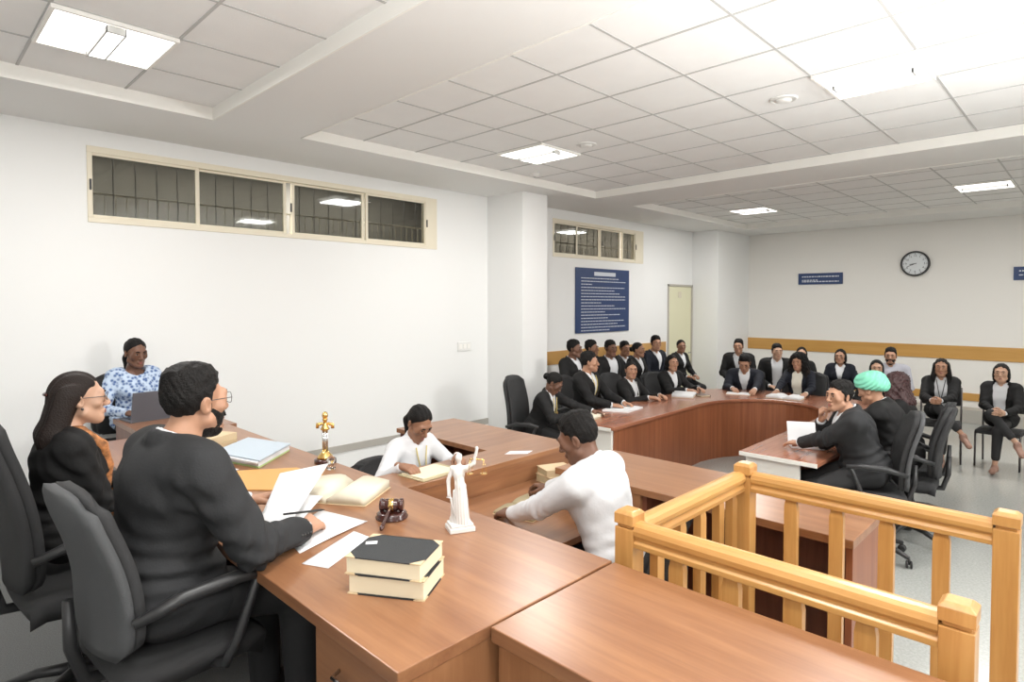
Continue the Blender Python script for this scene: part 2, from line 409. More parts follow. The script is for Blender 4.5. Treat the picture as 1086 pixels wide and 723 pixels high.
# wall things
def sign(x0, x1, z0, z1, rows, label, wall, head=None, seed=1):
    rnd = random.Random(seed)
    if wall == 'L': T = Matrix.Translation((x0, WY - .022, z0)); o = empty('notice_board' if head else 'wall_sign', (x0, WY - .022, z0), 0, label, 'notice board' if head else 'sign'); W_ = x1 - x0; fr = lambda mb, a, b, c, e, y0, y1, mi=0: mb.box(a, b, y0, y1, c, e, mi)
    else: o = empty('wall_sign', (WX - .022, x1, z0), R(-90), label, 'sign', 'blue signs on the far wall'); W_ = x1 - x0; fr = lambda mb, a, b, c, e, y0, y1, mi=0: mb.box(a, b, y0, y1, c, e, mi)
    H_ = z1 - z0
    fr(MB(), 0, W_, 0, H_, 0, .02).build('panel', 'sign_blue', o, .003)
    t = MB()
    for (zz, hh, ln) in rows:
        x = W_ * .09
        while x < W_ * ln:
            l = rnd.uniform(.03, .09) * (1 if head else .6); l = min(l, W_ * ln - x)
            if l > .008: fr(t, x, x + l, zz * H_ - hh, zz * H_, -.002, 0)
            x += l + .012
        if not head: t.build('lettering_line', 'sign_text', o); t = MB()
    if head:
        t.build('lettering', 'sign_text', o)
        fr(MB(), W_ * .32, W_ * .72, H_ * .885, H_ * .945, -.003, 0).build('heading', 'sign_text', o)
ln = [.78, .92, .28, .9, .7, .8, .92, .92, .45, .7, .92, .52, .82, .58, .9, .76, .92, .62]
sign(7.585, 9.085, 1.512, 2.565, [(.85 - i * .0475, .013, l) for i, l in enumerate(ln)], 'blue notice board with many lines of white text on the wall', 'L', True)
sign(3.623, 4.441, 2.365, 2.588, [(.74, .022, .92), (.42, .018, .45), (.30, .02, .92)], 'long blue sign with faint white lettering left of the wall clock', 'F', seed=3)
sign(.30, 1.077, 2.371, 2.587, [(.74, .022, .92), (.42, .018, .45)], 'blue sign cut by the right edge, right of the wall clock', 'F', seed=4)
o = empty('wall_clock', (WX - .03, 2.44, 2.70), R(-90), 'round wall clock with dark rim high on the far wall', 'clock')
def cyl_y(mb, r0, r1, y0, y1, n=40, mi=0):
    vs = []; fs = []
    for rr, yy in ((r0, y0), (r1, y0), (r1, y1), (r0, y1)):
        for i in range(n): a = 2 * PI * i / n; vs.append((rr * math.cos(a), yy, rr * math.sin(a)))
    for k in range(4):
        for i in range(n): fs.append((k * n + i, k * n + (i + 1) % n, ((k + 1) % 4) * n + (i + 1) % n, ((k + 1) % 4) * n + i))
    return mb.add(vs, fs, mi, False)
cyl_y(MB(), .195, .225, -.03, .03).build('rim', 'clock_black', o, .004)
cyl_y(MB(), .001, .197, -.008, .02).build('dial', 'clock_face', o)
tk = MB()
for i in range(60):
    a = 2 * PI * i / 60; L0 = .165 if i % 5 == 0 else .18; wd = .004 if i % 5 == 0 else .0015
    tk.box(-wd, wd, -.011, -.008, L0, .188, 0, Matrix.Rotation(a, 4, 'Y'))
tk.build('minute_marks', 'clock_black', o)
nm = MB()
for i in range(1, 13):
    cu = bpy.data.curves.new('n', 'FONT'); cu.body = str(i); cu.size = .05; cu.align_x = 'CENTER'; cu.align_y = 'CENTER'
    to = bpy.data.objects.new('n', cu); COL.objects.link(to)
    bpy.context.view_layer.update()
    me = bpy.data.meshes.new_from_object(to.evaluated_get(bpy.context.evaluated_depsgraph_get()))
    a = 2 * PI * i / 12; cx, cz = .14 * math.sin(a), .14 * math.cos(a)
    nm.add([(v.co.x + cx, -.0095, v.co.y + cz) for v in me.vertices], [list(p.vertices) for p in me.polygons])
    bpy.data.objects.remove(to)
nm.build('numerals', 'clock_black', o)
for nm_, ang, L_, wd in (('hour_hand', 8.68 / 12 * 360, .085, .006), ('minute_hand', 41 / 60 * 360, .14, .004)):
    MB().box(-wd, wd, -.016, -.013, -.02, L_, 0, Matrix.Rotation(R(ang), 4, 'Y')).build(nm_, 'clock_black', o)
o = empty('light_switch', (5.14, WY - .012, 1.37), 0, 'white switch plate low on the wall left of the column', 'switch')
MB().box(0, .24, 0, .012, 0, .12).build('plate', 'plastic_white', o, .003)
for i in range(3): MB().box(.02 + i * .07, .07 + i * .07, -.006, .0, .03, .09).build('rocker', 'lip_white', o, .002)

# ---------------------------------------------------------------- desks
DZ, JZ = .35, 1.10
b = empty('judges_bench', (1.3, 2.9, DZ), 0, 'long raised wooden bench the bearded man in the black suit sits at', 'bench desk')
def bp(name, m, x0, x1, y0, y1, z0, z1, par=b, off=(1.3, 2.9, DZ), bev=.003):
    return MB().box(x0 - off[0], x1 - off[0], y0 - off[1], y1 - off[1], z0 - off[2], z1 - off[2]).build(name, m, par, bev)
bp('top', 'desk_wood_y', .845, 1.745, 1.214, 4.63, JZ - .04, JZ)
bp('end_panel', 'desk_wood_z', .875, 1.745, 1.220, 1.248, DZ, JZ - .04)
bp('end_panel', 'desk_wood_z', .875, 1.745, 4.59, 4.62, DZ, JZ - .04)
bp('front_panel', 'desk_wood_z', 1.70, 1.735, 1.248, 4.59, DZ, JZ - .04)
bp('pedestal', 'desk_wood_z', .90, 1.45, 1.25, 1.70, DZ, JZ - .04)
for i in range(3):
    z1_ = JZ - .06 - i * .21
    dr = bp('drawer', 'desk_wood_y', .878, .899, 1.265, 1.685, z1_ - .20, z1_)
    MB().tube([(.878 - 1.3, 1.415 - 2.9, z1_ - .09 - DZ), (.845 - 1.3, 1.43 - 2.9, z1_ - .09 - DZ), (.845 - 1.3, 1.53 - 2.9, z1_ - .09 - DZ), (.878 - 1.3, 1.545 - 2.9, z1_ - .09 - DZ)], .006).build('handle', 'chrome', dr)
b2 = empty('return_desk', (1.5, 5.1, DZ), 0, 'small wooden desk beneath the laptop against the end of the bench', 'desk')
O2 = (1.5, 5.1, DZ)
bp('top', 'desk_wood_x', 1.195, 1.80, 4.635, 5.50, JZ - .04, JZ, b2, O2)
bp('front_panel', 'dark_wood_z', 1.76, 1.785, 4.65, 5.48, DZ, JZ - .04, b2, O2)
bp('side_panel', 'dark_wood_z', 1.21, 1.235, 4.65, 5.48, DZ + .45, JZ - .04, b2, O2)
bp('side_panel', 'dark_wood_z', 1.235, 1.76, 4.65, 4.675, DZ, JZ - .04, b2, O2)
b3 = empty('side_bench', (1.45, .4, DZ), 0, 'wooden bench top in the bottom foreground, adjoining the bench end with drawers', 'bench desk')
O3 = (1.45, .4, DZ)
bp('top', 'desk_wood_y', 1.152, 1.745, -.75, 1.206, JZ - .045, JZ - .002, b3, O3)
bp('panel', 'desk_wood_z', 1.175, 1.20, -.73, 1.20, DZ, JZ - .045, b3, O3)
bp('panel', 'desk_wood_z', 1.71, 1.735, -.73, 1.20, DZ, JZ - .045, b3, O3)
bp('end_panel', 'desk_wood_z', 1.20, 1.71, 1.175, 1.20, DZ, JZ - .045, b3, O3)

# clerks' desks in the well, lower than the bench
AZ, LZ = .96, .79
c1 = empty('clerk_counter', (2.9, 3.4, 0), 0, 'brown L-shaped counter the woman in the white shirt writes at', 'counter'); OC = (2.9, 3.4, 0)
MB().prism([(1.752 - 2.9, 2.79 - 3.4), (3.54 - 2.9, 2.79 - 3.4), (3.54 - 2.9, 4.19 - 3.4), (2.92 - 2.9, 4.19 - 3.4), (2.92 - 2.9, 3.10 - 3.4), (1.752 - 2.9, 3.10 - 3.4)], AZ - .035, AZ).build('top', 'desk_wood_x', c1, .003)
bp('riser_panel', 'desk_wood_x', 1.752, 3.54, 2.795, 2.82, 0, AZ - .035, c1, OC)
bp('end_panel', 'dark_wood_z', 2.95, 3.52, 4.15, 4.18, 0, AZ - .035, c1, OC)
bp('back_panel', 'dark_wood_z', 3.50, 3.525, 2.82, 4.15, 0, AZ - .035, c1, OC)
c2 = empty('writing_table', (2.5, 2.3, 0), 0, 'sunken wooden table the man in the white shirt writes at', 'table'); O4 = (2.5, 2.3, 0)
bp('top', 'desk_wood_x', 1.752, 3.5, 1.93, 2.79, LZ - .035, LZ, c2, O4)
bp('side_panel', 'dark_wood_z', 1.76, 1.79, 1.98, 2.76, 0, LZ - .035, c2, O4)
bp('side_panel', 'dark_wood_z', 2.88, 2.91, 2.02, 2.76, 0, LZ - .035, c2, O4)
c3 = empty('long_counter', (3.24, 1.6, 0), 0, 'long brown counter behind the witness box railing', 'counter'); O5 = (3.24, 1.6, 0)
bp('top', 'desk_wood_y', 2.92, 3.56, .765, 2.47, AZ - .04, AZ, c3, O5)
bp('end_panel', 'conf_wood_z', 2.99, 3.54, .785, .815, 0, AZ - .04, c3, O5)
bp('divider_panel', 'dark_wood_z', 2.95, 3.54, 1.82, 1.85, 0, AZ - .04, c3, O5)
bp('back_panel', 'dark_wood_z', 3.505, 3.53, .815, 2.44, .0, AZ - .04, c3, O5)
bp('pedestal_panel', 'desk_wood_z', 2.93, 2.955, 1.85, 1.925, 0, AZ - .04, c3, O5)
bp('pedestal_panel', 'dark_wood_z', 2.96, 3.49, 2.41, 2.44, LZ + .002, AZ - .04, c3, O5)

# witness box railing
PW = .075; RX0, RX1, RY0, RY1 = 1.815, 2.735, .208, 1.177   # low corners of the posts
rl = empty('witness_box', (2.3, .7, 0), 0, 'honey pine witness box railing with square posts at the right foreground', 'railing'); OR = (2.3, .7, 0)
def post(x, y, h):
    m = MB(); x -= OR[0]; y -= OR[1]
    m.box(x, x + PW, y, y + PW, 0, h - .062)
    m.box(x + .007, x + PW - .007, y + .007, y + PW - .007, h - .062, h - .050)
    z0, z1 = h - .050, h - .012
    m.box(x - .002, x + PW + .002, y - .002, y + PW + .002, z0, z1)
    cx, cy = x + PW / 2, y + PW / 2; a, c = PW / 2 + .002, PW / 2 - .010
    m.add([(cx - a, cy - a, z1), (cx + a, cy - a, z1), (cx + a, cy + a, z1), (cx - a, cy + a, z1), (cx - c, cy - c, h), (cx + c, cy - c, h), (cx + c, cy + c, h), (cx - c, cy + c, h)],
          [(4, 5, 6, 7), (0, 1, 5, 4), (1, 2, 6, 5), (2, 3, 7, 6), (3, 0, 4, 7)])
    m.build('post', 'pine_z', rl, .003)
HP = 1.258
for (x, y) in ((RX0, RY0), (RX0, RY1), (RX1, RY0 - .012), (RX1, RY1 - .03)): post(x, y, HP)
RPROF = [(-.030, 0), (.030, 0), (.032, .018), (.024, .026), (.024, .034), (.034, .046), (.036, .062), (.030, .078), (.018, .087), (0, .090), (-.018, .087), (-.030, .078), (-.036, .062), (-.034, .046), (-.024, .034), (-.024, .026), (-.032, .018)]
def rail(ax, a0, a1, c, zb, m, prof=RPROF):
    n = len(prof); vs = []
    for t in (a0, a1):
        for u, z in prof: vs.append((c - OR[0] + u, t - OR[1], zb + z) if ax == 'y' else (t - OR[0], c - OR[1] + u, zb + z))
    fs = [list(range(n)), list(range(n, 2 * n))[::-1]] + [(i, (i + 1) % n, n + (i + 1) % n, n + i) for i in range(n)]
    mm = MB(); mm.add(vs, fs, 0, False); o = mm.build('handrail' if zb > .5 else 'bottom_rail', m, rl, .002); return o
RB = 1.132
hx = PW / 2
rail('y', RY0 + PW, RY1, RX0 + hx, RB, 'pine_y'); rail('y', RY0 + PW - .012, RY1 - .03, RX1 + hx, RB, 'pine_y'); rail('x', RX0 + PW, RX1, RY1 + hx - .015, RB, 'pine_x')
LOW = [(-.025, 0), (.025, 0), (.025, .06), (-.025, .06)]
rail('y', RY0 + PW, RY1, RX0 + hx, .12, 'pine_y', LOW); rail('y', RY0 + PW - .012, RY1 - .03, RX1 + hx, .12, 'pine_y', LOW); rail('x', RX0 + PW, RX1, RY1 + hx - .015, .12, 'pine_x', LOW)
def baluster(cx, cy, wx, wy):
    m = MB(); x, y = cx - OR[0], cy - OR[1]
    def sec(s, z): return [(x - wx / 2 * s, y - wy / 2 * s, z), (x + wx / 2 * s, y - wy / 2 * s, z), (x + wx / 2 * s, y + wy / 2 * s, z), (x - wx / 2 * s, y + wy / 2 * s, z)]
    Z = [(.8, .17), (.8, .19), (1, .22), (1, RB - .035), (.84, RB - .006), (.84, RB + .012)]
    vs = []; fs = []
    for s, z in Z: vs += sec(s, z)
    for k in range(len(Z) - 1):
        for i in range(4): fs.append((k * 4 + i, k * 4 + (i + 1) % 4, k * 4 + 4 + (i + 1) % 4, k * 4 + 4 + i))
    fs += [(3, 2, 1, 0), tuple(len(vs) - 4 + i for i in range(4))]
    m.add(vs, fs).build('baluster', 'pine_z', rl, .002)
for cy in (.975, .79, .607, .425): baluster(RX1 + hx, cy, .032, .055)
for cy in (1.02, .83, .64, .45): baluster(RX0 + hx, cy, .032, .055)
for cx in (2.02, 2.19, 2.36, 2.53, 2.66): baluster(cx, RY1 + hx - .015, .05, .035)

# U-shaped conference table
TZ_ = .75
ct = empty('conference_table', (6.8, 2.9, 0), 0, 'large U-shaped reddish brown conference table with rounded far end', 'table'); OT = (6.8, 2.9)
def arcs(cx, cy, rx, ry, a0, a1, n=14): return [(cx + rx * math.cos(a0 + (a1 - a0) * i / n), cy + ry * math.sin(a0 + (a1 - a0) * i / n)) for i in range(n + 1)]
XE = 5.0
outer = [(XE, 4.25)] + arcs(7.75, 3.35, .95, .90, PI / 2, 0) + arcs(7.75, 2.45, .95, .88, 0, -PI / 2) + [(XE, 1.57)]
inner = [(XE, 2.19)] + arcs(7.05, 2.89, .9, .68, -PI / 2, PI / 2, 24) + [(XE + .05, 3.50)]
pts = [(x - OT[0], y - OT[1]) for x, y in outer + inner]
MB().prism(pts, TZ_ - .035, TZ_).build('top', 'conf_wood_x', ct, .004)
def strip(path, z0, z1, th, m, name, sgn=1):
    n = len(path); A = []; 
    for i in range(n):
        p = Vector((path[i][0], path[i][1])); t = (Vector(path[min(i + 1, n - 1)]) - Vector(path[max(i - 1, 0)])).normalized(); nn = Vector((-t.y, t.x)) * th * sgn
        A.append((p, p + nn))
    vs = []; fs = []
    for p, q in A:
        for a in (p, q): vs += [(a.x - OT[0], a.y - OT[1], z0), (a.x - OT[0], a.y - OT[1], z1)]
    for i in range(n - 1):
        o = i * 4; fs += [(o, o + 4, o + 5, o + 1), (o + 2, o + 3, o + 7, o + 6), (o + 1, o + 5, o + 7, o + 3), (o, o + 2, o + 6, o + 4)]
    fs += [(0, 1, 3, 2), (4 * n - 4, 4 * n - 2, 4 * n - 1, 4 * n - 3)]
    return MB().add(vs, fs).build(name, m, ct)
ip = [(XE + .06, 2.155)] + arcs(7.05, 2.89, .93, .71, -PI / 2, PI / 2, 24) + [(XE + .11, 3.54)]
strip(ip, 0, TZ_ - .035, .025, 'conf_wood_z', 'inner_panel', -1)
ep = lambda name, y0, y1, x0, m: MB().box(x0 - OT[0], x0 + .03 - OT[0], y0 - OT[1], y1 - OT[1], 0, TZ_ - .035).build(name, m, ct, .003)
ep('end_panel', 1.72, 2.155, XE + .05, 'laminate_white'); ep('end_panel', 3.55, 4.15, XE + .08, 'laminate_white')
for y0, y1 in ((1.57, 2.19), (3.50, 4.25)):
    xe = XE if y0 < 2 else XE
    MB().box(xe - .006 - OT[0], xe - OT[0], y0 - OT[1], y1 - OT[1], TZ_ - .035, TZ_ - .002).build('edge_band', 'laminate_white', ct, .001)
for x in (6.2, 7.4):
    for y0, y1 in ((1.75, 2.12), (3.58, 4.10)): MB().box(x - .015 - OT[0], x + .015 - OT[0], y0 - OT[1], y1 - OT[1], 0, TZ_ - .035).build('support_panel', 'dark_wood_z', ct, .003)

# ---------------------------------------------------------------- chairs
def office_chair(x, y, face, seat, top, label, z0=0, mesh='chair_mesh', width=.48, arms=True, group='black office chairs', tilt=.10):
    """faces +Y before turning"""
    c = empty('office_chair', (x, y, z0), R(face - 90), label, 'chair', group)
    seat -= z0; top -= z0
    B = MB()
    for i in range(5):
        a = 2 * PI * i / 5 + .3; ca, sa = math.cos(a), math.sin(a)
        B.tube([(0.03 * ca, .03 * sa, .125), (.16 * ca, .16 * sa, .115), (.29 * ca, .29 * sa, .075)], [.026, .022, .016], 8)
    B.lathe([(.045, .08), (.045, .15), (.03, .17)], n=14); B.build('star_base', 'chair_plastic', c)
    for i in range(5):
        a = 2 * PI * i / 5 + .3; k = MB(); cx, cy = .29 * math.cos(a), .29 * math.sin(a)
        T = Matrix.Translation((cx, cy, .03)) @ Matrix.Rotation(a + .6, 4, 'Z') @ Matrix.Rotation(PI / 2, 4, 'Y')
        for s in (-.022, .008): k.lathe([(.02, s), (.029, s + .003), (.029, s + .012), (.02, s + .015)], n=14, T=T)
        k.tube([(cx, cy, .03), (cx, cy, .075)], .009, 6)
        k.build('caster', 'plastic_black', c)
    MB().lathe([(.028, .15), (.028, seat - .22), (.019, seat - .22), (.019, seat - .08)], n=12).build('gas_column', 'plastic_black', c)
    m = MB(); m.box(-.09, .09, -.12, .1, seat - .10, seat - .07); m.build('mechanism', 'chair_plastic', c, .008)
    # seat cushion
    s_ = MB(); g = []
    for i in range(11):
        u = -1 + 2 * i / 10; row = []
        for j in range(11):
            v = -1 + 2 * j / 10; rx = .25 * (1 - .10 * abs(v) ** 4); ry = .245 * (1 - .10 * abs(u) ** 4)
            zz = seat + .012 * (u * u) - .025 * max(0, v) ** 3 - .03 * (max(abs(u), abs(v)) ** 8)
            row.append((u * rx, v * ry + .02, zz))
        g.append(row)
    s_.sheet(g, .075); so = s_.build('seat', 'chair_fabric', c)
    # backrest: curved shell with padded front
    bz0, H = seat + .03, top - seat - .03
    def bk(off, mname, pname, sc=1.0, th=.03):
        g = []
        for i in range(15):
            t = i / 14; row = []
            tt = max(0, (t - .86) / .14); wd = width / 2 * sc * (.90 + .10 * math.sin(PI * min(1, t * .9 + .1))) * (math.sqrt(max(.0, 1 - .45 * tt ** 3)))
            tb = max(0, (.12 - t) / .12); wd *= (1 - .25 * tb ** 2)
            for j in range(9):
                u = -1 + 2 * j / 8
                yy = -.235 - tilt * t * H / .6 + .030 * math.sin(PI * min(1, t * 1.2)) - .03 * (1 - u * u) + .02
                row.append((u * wd, yy + off, bz0 + t * H - .02 * tt * u ** 4))
            g.append(row)
        m = MB(); m.sheet(g, -th); return m.build(pname, mname, c)
    bk(0, mesh, 'backrest'); bk(.032, 'chair_fabric', 'back_cushion', .93, .035)
    m = MB(); m.tube([(0, -.1, seat - .085), (0, -.25, seat - .07), (0, -.285, seat + .05), (0, -.29, seat + .2)], [.022, .022, .02, .016], 8); m.build('back_bracket', 'chair_plastic', c)
    if arms:
        for sx in (-1, 1):
            a = MB(); hz = seat + .21
            a.tube([(sx * .20, .05, seat - .075), (sx * .275, .07, seat - .06), (sx * .30, .10, seat + .02), (sx * .30, .17, hz - .01), (sx * .30, .19, hz + .005)], [.016, .018, .017, .016, .015], 8)
            a.tube([(sx * .30, .20, hz), (sx * .295, .10, hz + .012), (sx * .29, -.06, hz + .005), (sx * .275, -.20, hz - .035)], [.018, .024, .024, .016], 8)
            a.build('armrest', 'chair_plastic', c)
    return c
def visitor_chair(x, y, face, seat, label):
    c = empty('visitor_chair', (x, y, 0), R(face - 90), label, 'chair', 'metal-legged visitor chairs')
    MB().box(-.22, .22, -.2, .22, seat - .05, seat).build('seat', 'chair_fabric', c, .015)
    MB().box(-.21, .21, -.25, -.215, seat + .18, seat + .46).build('backrest', 'chair_fabric', c, .015)
    for sx in (-1, 1):
        MB().tube([(sx * .215, .20, 0), (sx * .215, .20, seat - .03), (sx * .215, .17, seat - .055)], .011).build('front_leg', 'gunmetal', c)
        MB().tube([(sx * .215, -.24, 0), (sx * .215, -.21, seat), (sx * .215, -.245, seat + .42)], .011).build('rear_leg', 'gunmetal', c)
    return c

# ---------------------------------------------------------------- things on the desks
def plain_book(x, y, z, L, W, T, rot, name, label, cover='cover_black', pages='page_block', group=None, spine=True, cat='book'):
    """length along local x, spine on -y side; z is the underside"""
    o = empty(name, (x, y, z), R(rot), label, cat, group)
    MB().box(-L / 2 + .004, L / 2 - .004, -W / 2 + .004, W / 2 - .005, .003, T - .003).build('pages', pages, o, .002)
    MB().box(-L / 2, L / 2, -W / 2, W / 2, 0, .003).box(-L / 2, L / 2, -W / 2, W / 2, T - .003, T).box(-L / 2, L / 2, -W / 2 - .002, -W / 2 + .003, 0, T).build('cover', cover, o, .001)
    return o
def open_book(x, y, z, W, H, T, rot, label, tilt=0, pages='paper_cream', cover='cover_tan', group=None):
    o = empty('open_book', (x, y, z), R(rot), label, 'book', group)
    for s in (-1, 1):
        g = []
        for i in range(9):
            u = i / 8; row = []
            for j in range(2):
                row.append((s * (u * W / 2), (j - .5) * H, T * (1.0 - .35 * u ** 2) * min(1, .35 + 2.2 * u if u < .3 else 1) + .002))
            g.append(row)
        top = [[Vector(p) for p in r_] for r_ in g]; m = MB(); n = len(top)
        vs = [tuple(top[i][j]) for i in range(n) for j in (0, 1)] + [(top[i][j].x, top[i][j].y, .003) for i in range(n) for j in (0, 1)]
        N = 2 * n; fs = []
        for i in range(n - 1):
            a, c, d_, e = 2 * i, 2 * i + 1, 2 * i + 3, 2 * i + 2
            fs += [(a, c, d_, e), (N + a, N + e, N + d_, N + c), (a, e, N + e, N + a), (c, N + c, N + d_, d_)]
        fs += [(0, N, N + 1, 1), (2 * n - 2, 2 * n - 1, N + 2 * n - 1, N + 2 * n - 2)]
        m.add(vs, fs, 0, True).build('page_half', pages, o)
    MB().box(-W / 2 - .006, W / 2 + .006, -H / 2 - .005, H / 2 + .005, 0, .003).build('cover', cover, o, .001)
    if tilt: o.rotation_euler = (R(tilt), 0, R(rot))
    return o
def sheet_paper(pts, z, label, name='paper_sheet', m='paper_white', th=.0012, curl=0, group=None, cat='paper'):
    """quad of world corner points laid on a surface"""
    P = [Vector((p[0], p[1], p[2] if len(p) > 2 else z)) for p in pts]; c = sum(P, Vector()) / 4; g = []
    for i in range(9):
        row = []
        for j in range(7):
            u, v = i / 8, j / 6; q = (P[0] * (1 - u) + P[1] * u) * (1 - v) + (P[3] * (1 - u) + P[2] * u) * v
            row.append(tuple(q - c + Vector((0, 0, curl * math.sin(PI * u) * (1 - v)))))
        g.append(row)
    mb = MB(); mb.sheet(g, th); o = mb.build(name, m); o.location = c; tag(o, label, cat, group); return o

# two thick law books stacked, black boards with pale corners
def law_book(x, y, z, T, rot, label):
    o = empty('law_book', (x, y, z), R(rot), label, 'book', 'stacked law books')
    L, W = .252, .19
    MB().box(-L / 2 + .004, L / 2 - .003, -W / 2 + .004, W / 2 - .004, .0035, T - .0035).build('pages', 'page_block', o, .002)
    cv = MB()
    for z0, z1 in ((0, .0035), (T - .0035, T)):
        k = .035
        cv.prism([(-L / 2 + k, -W / 2), (L / 2 - k, -W / 2), (L / 2, -W / 2 + k), (L / 2, W / 2 - k), (L / 2 - k, W / 2), (-L / 2 + k, W / 2), (-L / 2, W / 2 - k), (-L / 2, -W / 2 + k)], z0, z1)
        for sx in (-1, 1):
            for sy in (-1, 1):
                p = [(sx * L / 2, sy * (W / 2 - k)), (sx * L / 2, sy * W / 2), (sx * (L / 2 - k), sy * W / 2)]
                MB().prism(p if sx * sy > 0 else p[::-1], z0 - .0004 if z0 == 0 else z0, z1 + (.0004 if z0 else 0)).build('corner_piece', 'cover_tan', o)
    cv.build('boards', 'cover_black', o)
    MB().box(-L / 2 + .004, L / 2 - .003, W / 2 - .004, W / 2 + .001, 0, T).build('spine', 'cover_tan', o, .001)
    return o

# ---------------------------------------------------------------- implicit surfaces for figures
class Field:
    def __init__(s): s.ops = []; s.disp = None
    def rc(s, a, b, ra, rb=None, k=.02, sub=False):
        a = np.array(a, float); b = np.array(b, float); rb = ra if rb is None else rb; r = max(ra, rb)
        def f(x, y, z):
            ba = b - a; L = max(ba @ ba, 1e-9)
            px, py, pz = x - a[0], y - a[1], z - a[2]
            t = np.clip((px * ba[0] + py * ba[1] + pz * ba[2]) / L, 0, 1)
            return np.sqrt((px - t * ba[0]) ** 2 + (py - t * ba[1]) ** 2 + (pz - t * ba[2]) ** 2) - (ra + (rb - ra) * t)
        s.ops.append((f, np.minimum(a, b) - r, np.maximum(a, b) + r, k, sub)); return s
    def el(s, c, rad, Rm=None, k=.02, sub=False):
        c = np.array(c, float); rad = np.array(rad, float); Rm = np.eye(3) if Rm is None else Rm
        ext = np.sqrt(((Rm * rad) ** 2).sum(1))
        def f(x, y, z):
            px, py, pz = x - c[0], y - c[1], z - c[2]; k0 = 0; k1 = 0
            for i in range(3):
                q = px * Rm[0, i] + py * Rm[1, i] + pz * Rm[2, i]; k0 = k0 + (q / rad[i]) ** 2; k1 = k1 + (q / rad[i] ** 2) ** 2
            k0 = np.sqrt(k0); return k0 * (k0 - 1) / np.maximum(np.sqrt(k1), 1e-6)
        s.ops.append((f, c - ext, c + ext, k, sub)); return s
    def fn(s, f, lo, hi, k=.005, sub=True):
        s.ops.append((f, np.array(lo, float), np.array(hi, float), k, sub)); return s
    def mesh(s, h):
        adds = [o for o in s.ops if not o[4]]
        lo = np.min([o[1] for o in adds], axis=0) - 3 * h - .01; hi = np.max([o[2] for o in adds], axis=0) + 3 * h + .01
        n = np.ceil((hi - lo) / h).astype(int) + 1
        ax = [lo[i] + h * np.arange(n[i]) for i in range(3)]
        D = np.full(n, .3, np.float32)
        for f, a, b, k, sub in s.ops:
            m = k * 1.2 + 2.2 * h
            i0 = np.clip(np.floor((a - m - lo) / h).astype(int), 0, n); i1 = np.clip(np.ceil((b + m - lo) / h).astype(int) + 1, 0, n)
            if (i1 <= i0).any(): continue
            sl = tuple(slice(p, q) for p, q in zip(i0, i1))
            d = f(ax[0][sl[0]][:, None, None], ax[1][sl[1]][None, :, None], ax[2][sl[2]][None, None, :])
            A = D[sl]
            if sub:
                d = -d; hh = np.maximum(k - np.abs(A - d), 0) / k; D[sl] = np.maximum(A, d) + hh * hh * k * .25
            else:
                hh = np.maximum(k - np.abs(A - d), 0) / k; D[sl] = np.minimum(A, d) - hh * hh * k * .25
        if s.disp is not None:
            D += s.disp(ax[0][:, None, None], ax[1][None, :, None], ax[2][None, None, :]).astype(np.float32)
        return nets(D, lo, h)
def nets(D, lo, h):
    S = D < 0; n = D.shape
    c = [(i, j, k) for i in (0, 1) for j in (0, 1) for k in (0, 1)]
    cnt = np.zeros([x - 1 for x in n], np.int8)
    for i, j, k in c: cnt += S[i:n[0] - 1 + i, j:n[1] - 1 + j, k:n[2] - 1 + k]
    I = np.argwhere((cnt > 0) & (cnt < 8))
    if len(I) == 0: return np.zeros((0, 3)), np.zeros((0, 4), int)
    val = np.stack([D[I[:, 0] + i, I[:, 1] + j, I[:, 2] + k] for i, j, k in c], 1)
    acc = np.zeros((len(I), 3)); num = np.zeros(len(I))
    for p in range(8):
        for q in range(p + 1, 8):
            if sum(a != b for a, b in zip(c[p], c[q])) != 1: continue
            va, vb = val[:, p], val[:, q]; m = (va < 0) != (vb < 0); t = np.where(m, va / np.where(m, va - vb, 1), 0)
            P = np.array(c[p]) + t[:, None] * (np.array(c[q]) - np.array(c[p])); acc += np.where(m[:, None], P, 0); num += m
    V = lo + h * (I + acc / num[:, None])
    idx = np.full([x - 1 for x in n], -1, np.int32); idx[tuple(I.T)] = np.arange(len(I)); F = []
    for a in range(3):
        b, d = (a + 1) % 3, (a + 2) % 3
        s0 = [slice(None)] * 3; s1 = [slice(None)] * 3; s0[a] = slice(0, n[a] - 1); s1[a] = slice(1, n[a])
        s0[b] = s1[b] = slice(1, n[b] - 1); s0[d] = s1[d] = slice(1, n[d] - 1)
        A, B = S[tuple(s0)], S[tuple(s1)]
        E_ = np.argwhere(A != B)
        if len(E_) == 0: continue
        flip = A[tuple(E_.T)]; E_ = E_.copy(); E_[:, b] += 1; E_[:, d] += 1
        def cell(ob, od): q = E_.copy(); q[:, b] -= ob; q[:, d] -= od; return idx[tuple(q.T)]
        Q = np.stack([cell(1, 1), cell(0, 1), cell(0, 0), cell(1, 0)], 1)
        Q[~flip] = Q[~flip][:, ::-1]; F.append(Q)
    F = np.concatenate(F); F = F[(F >= 0).all(1)]
    return V, F
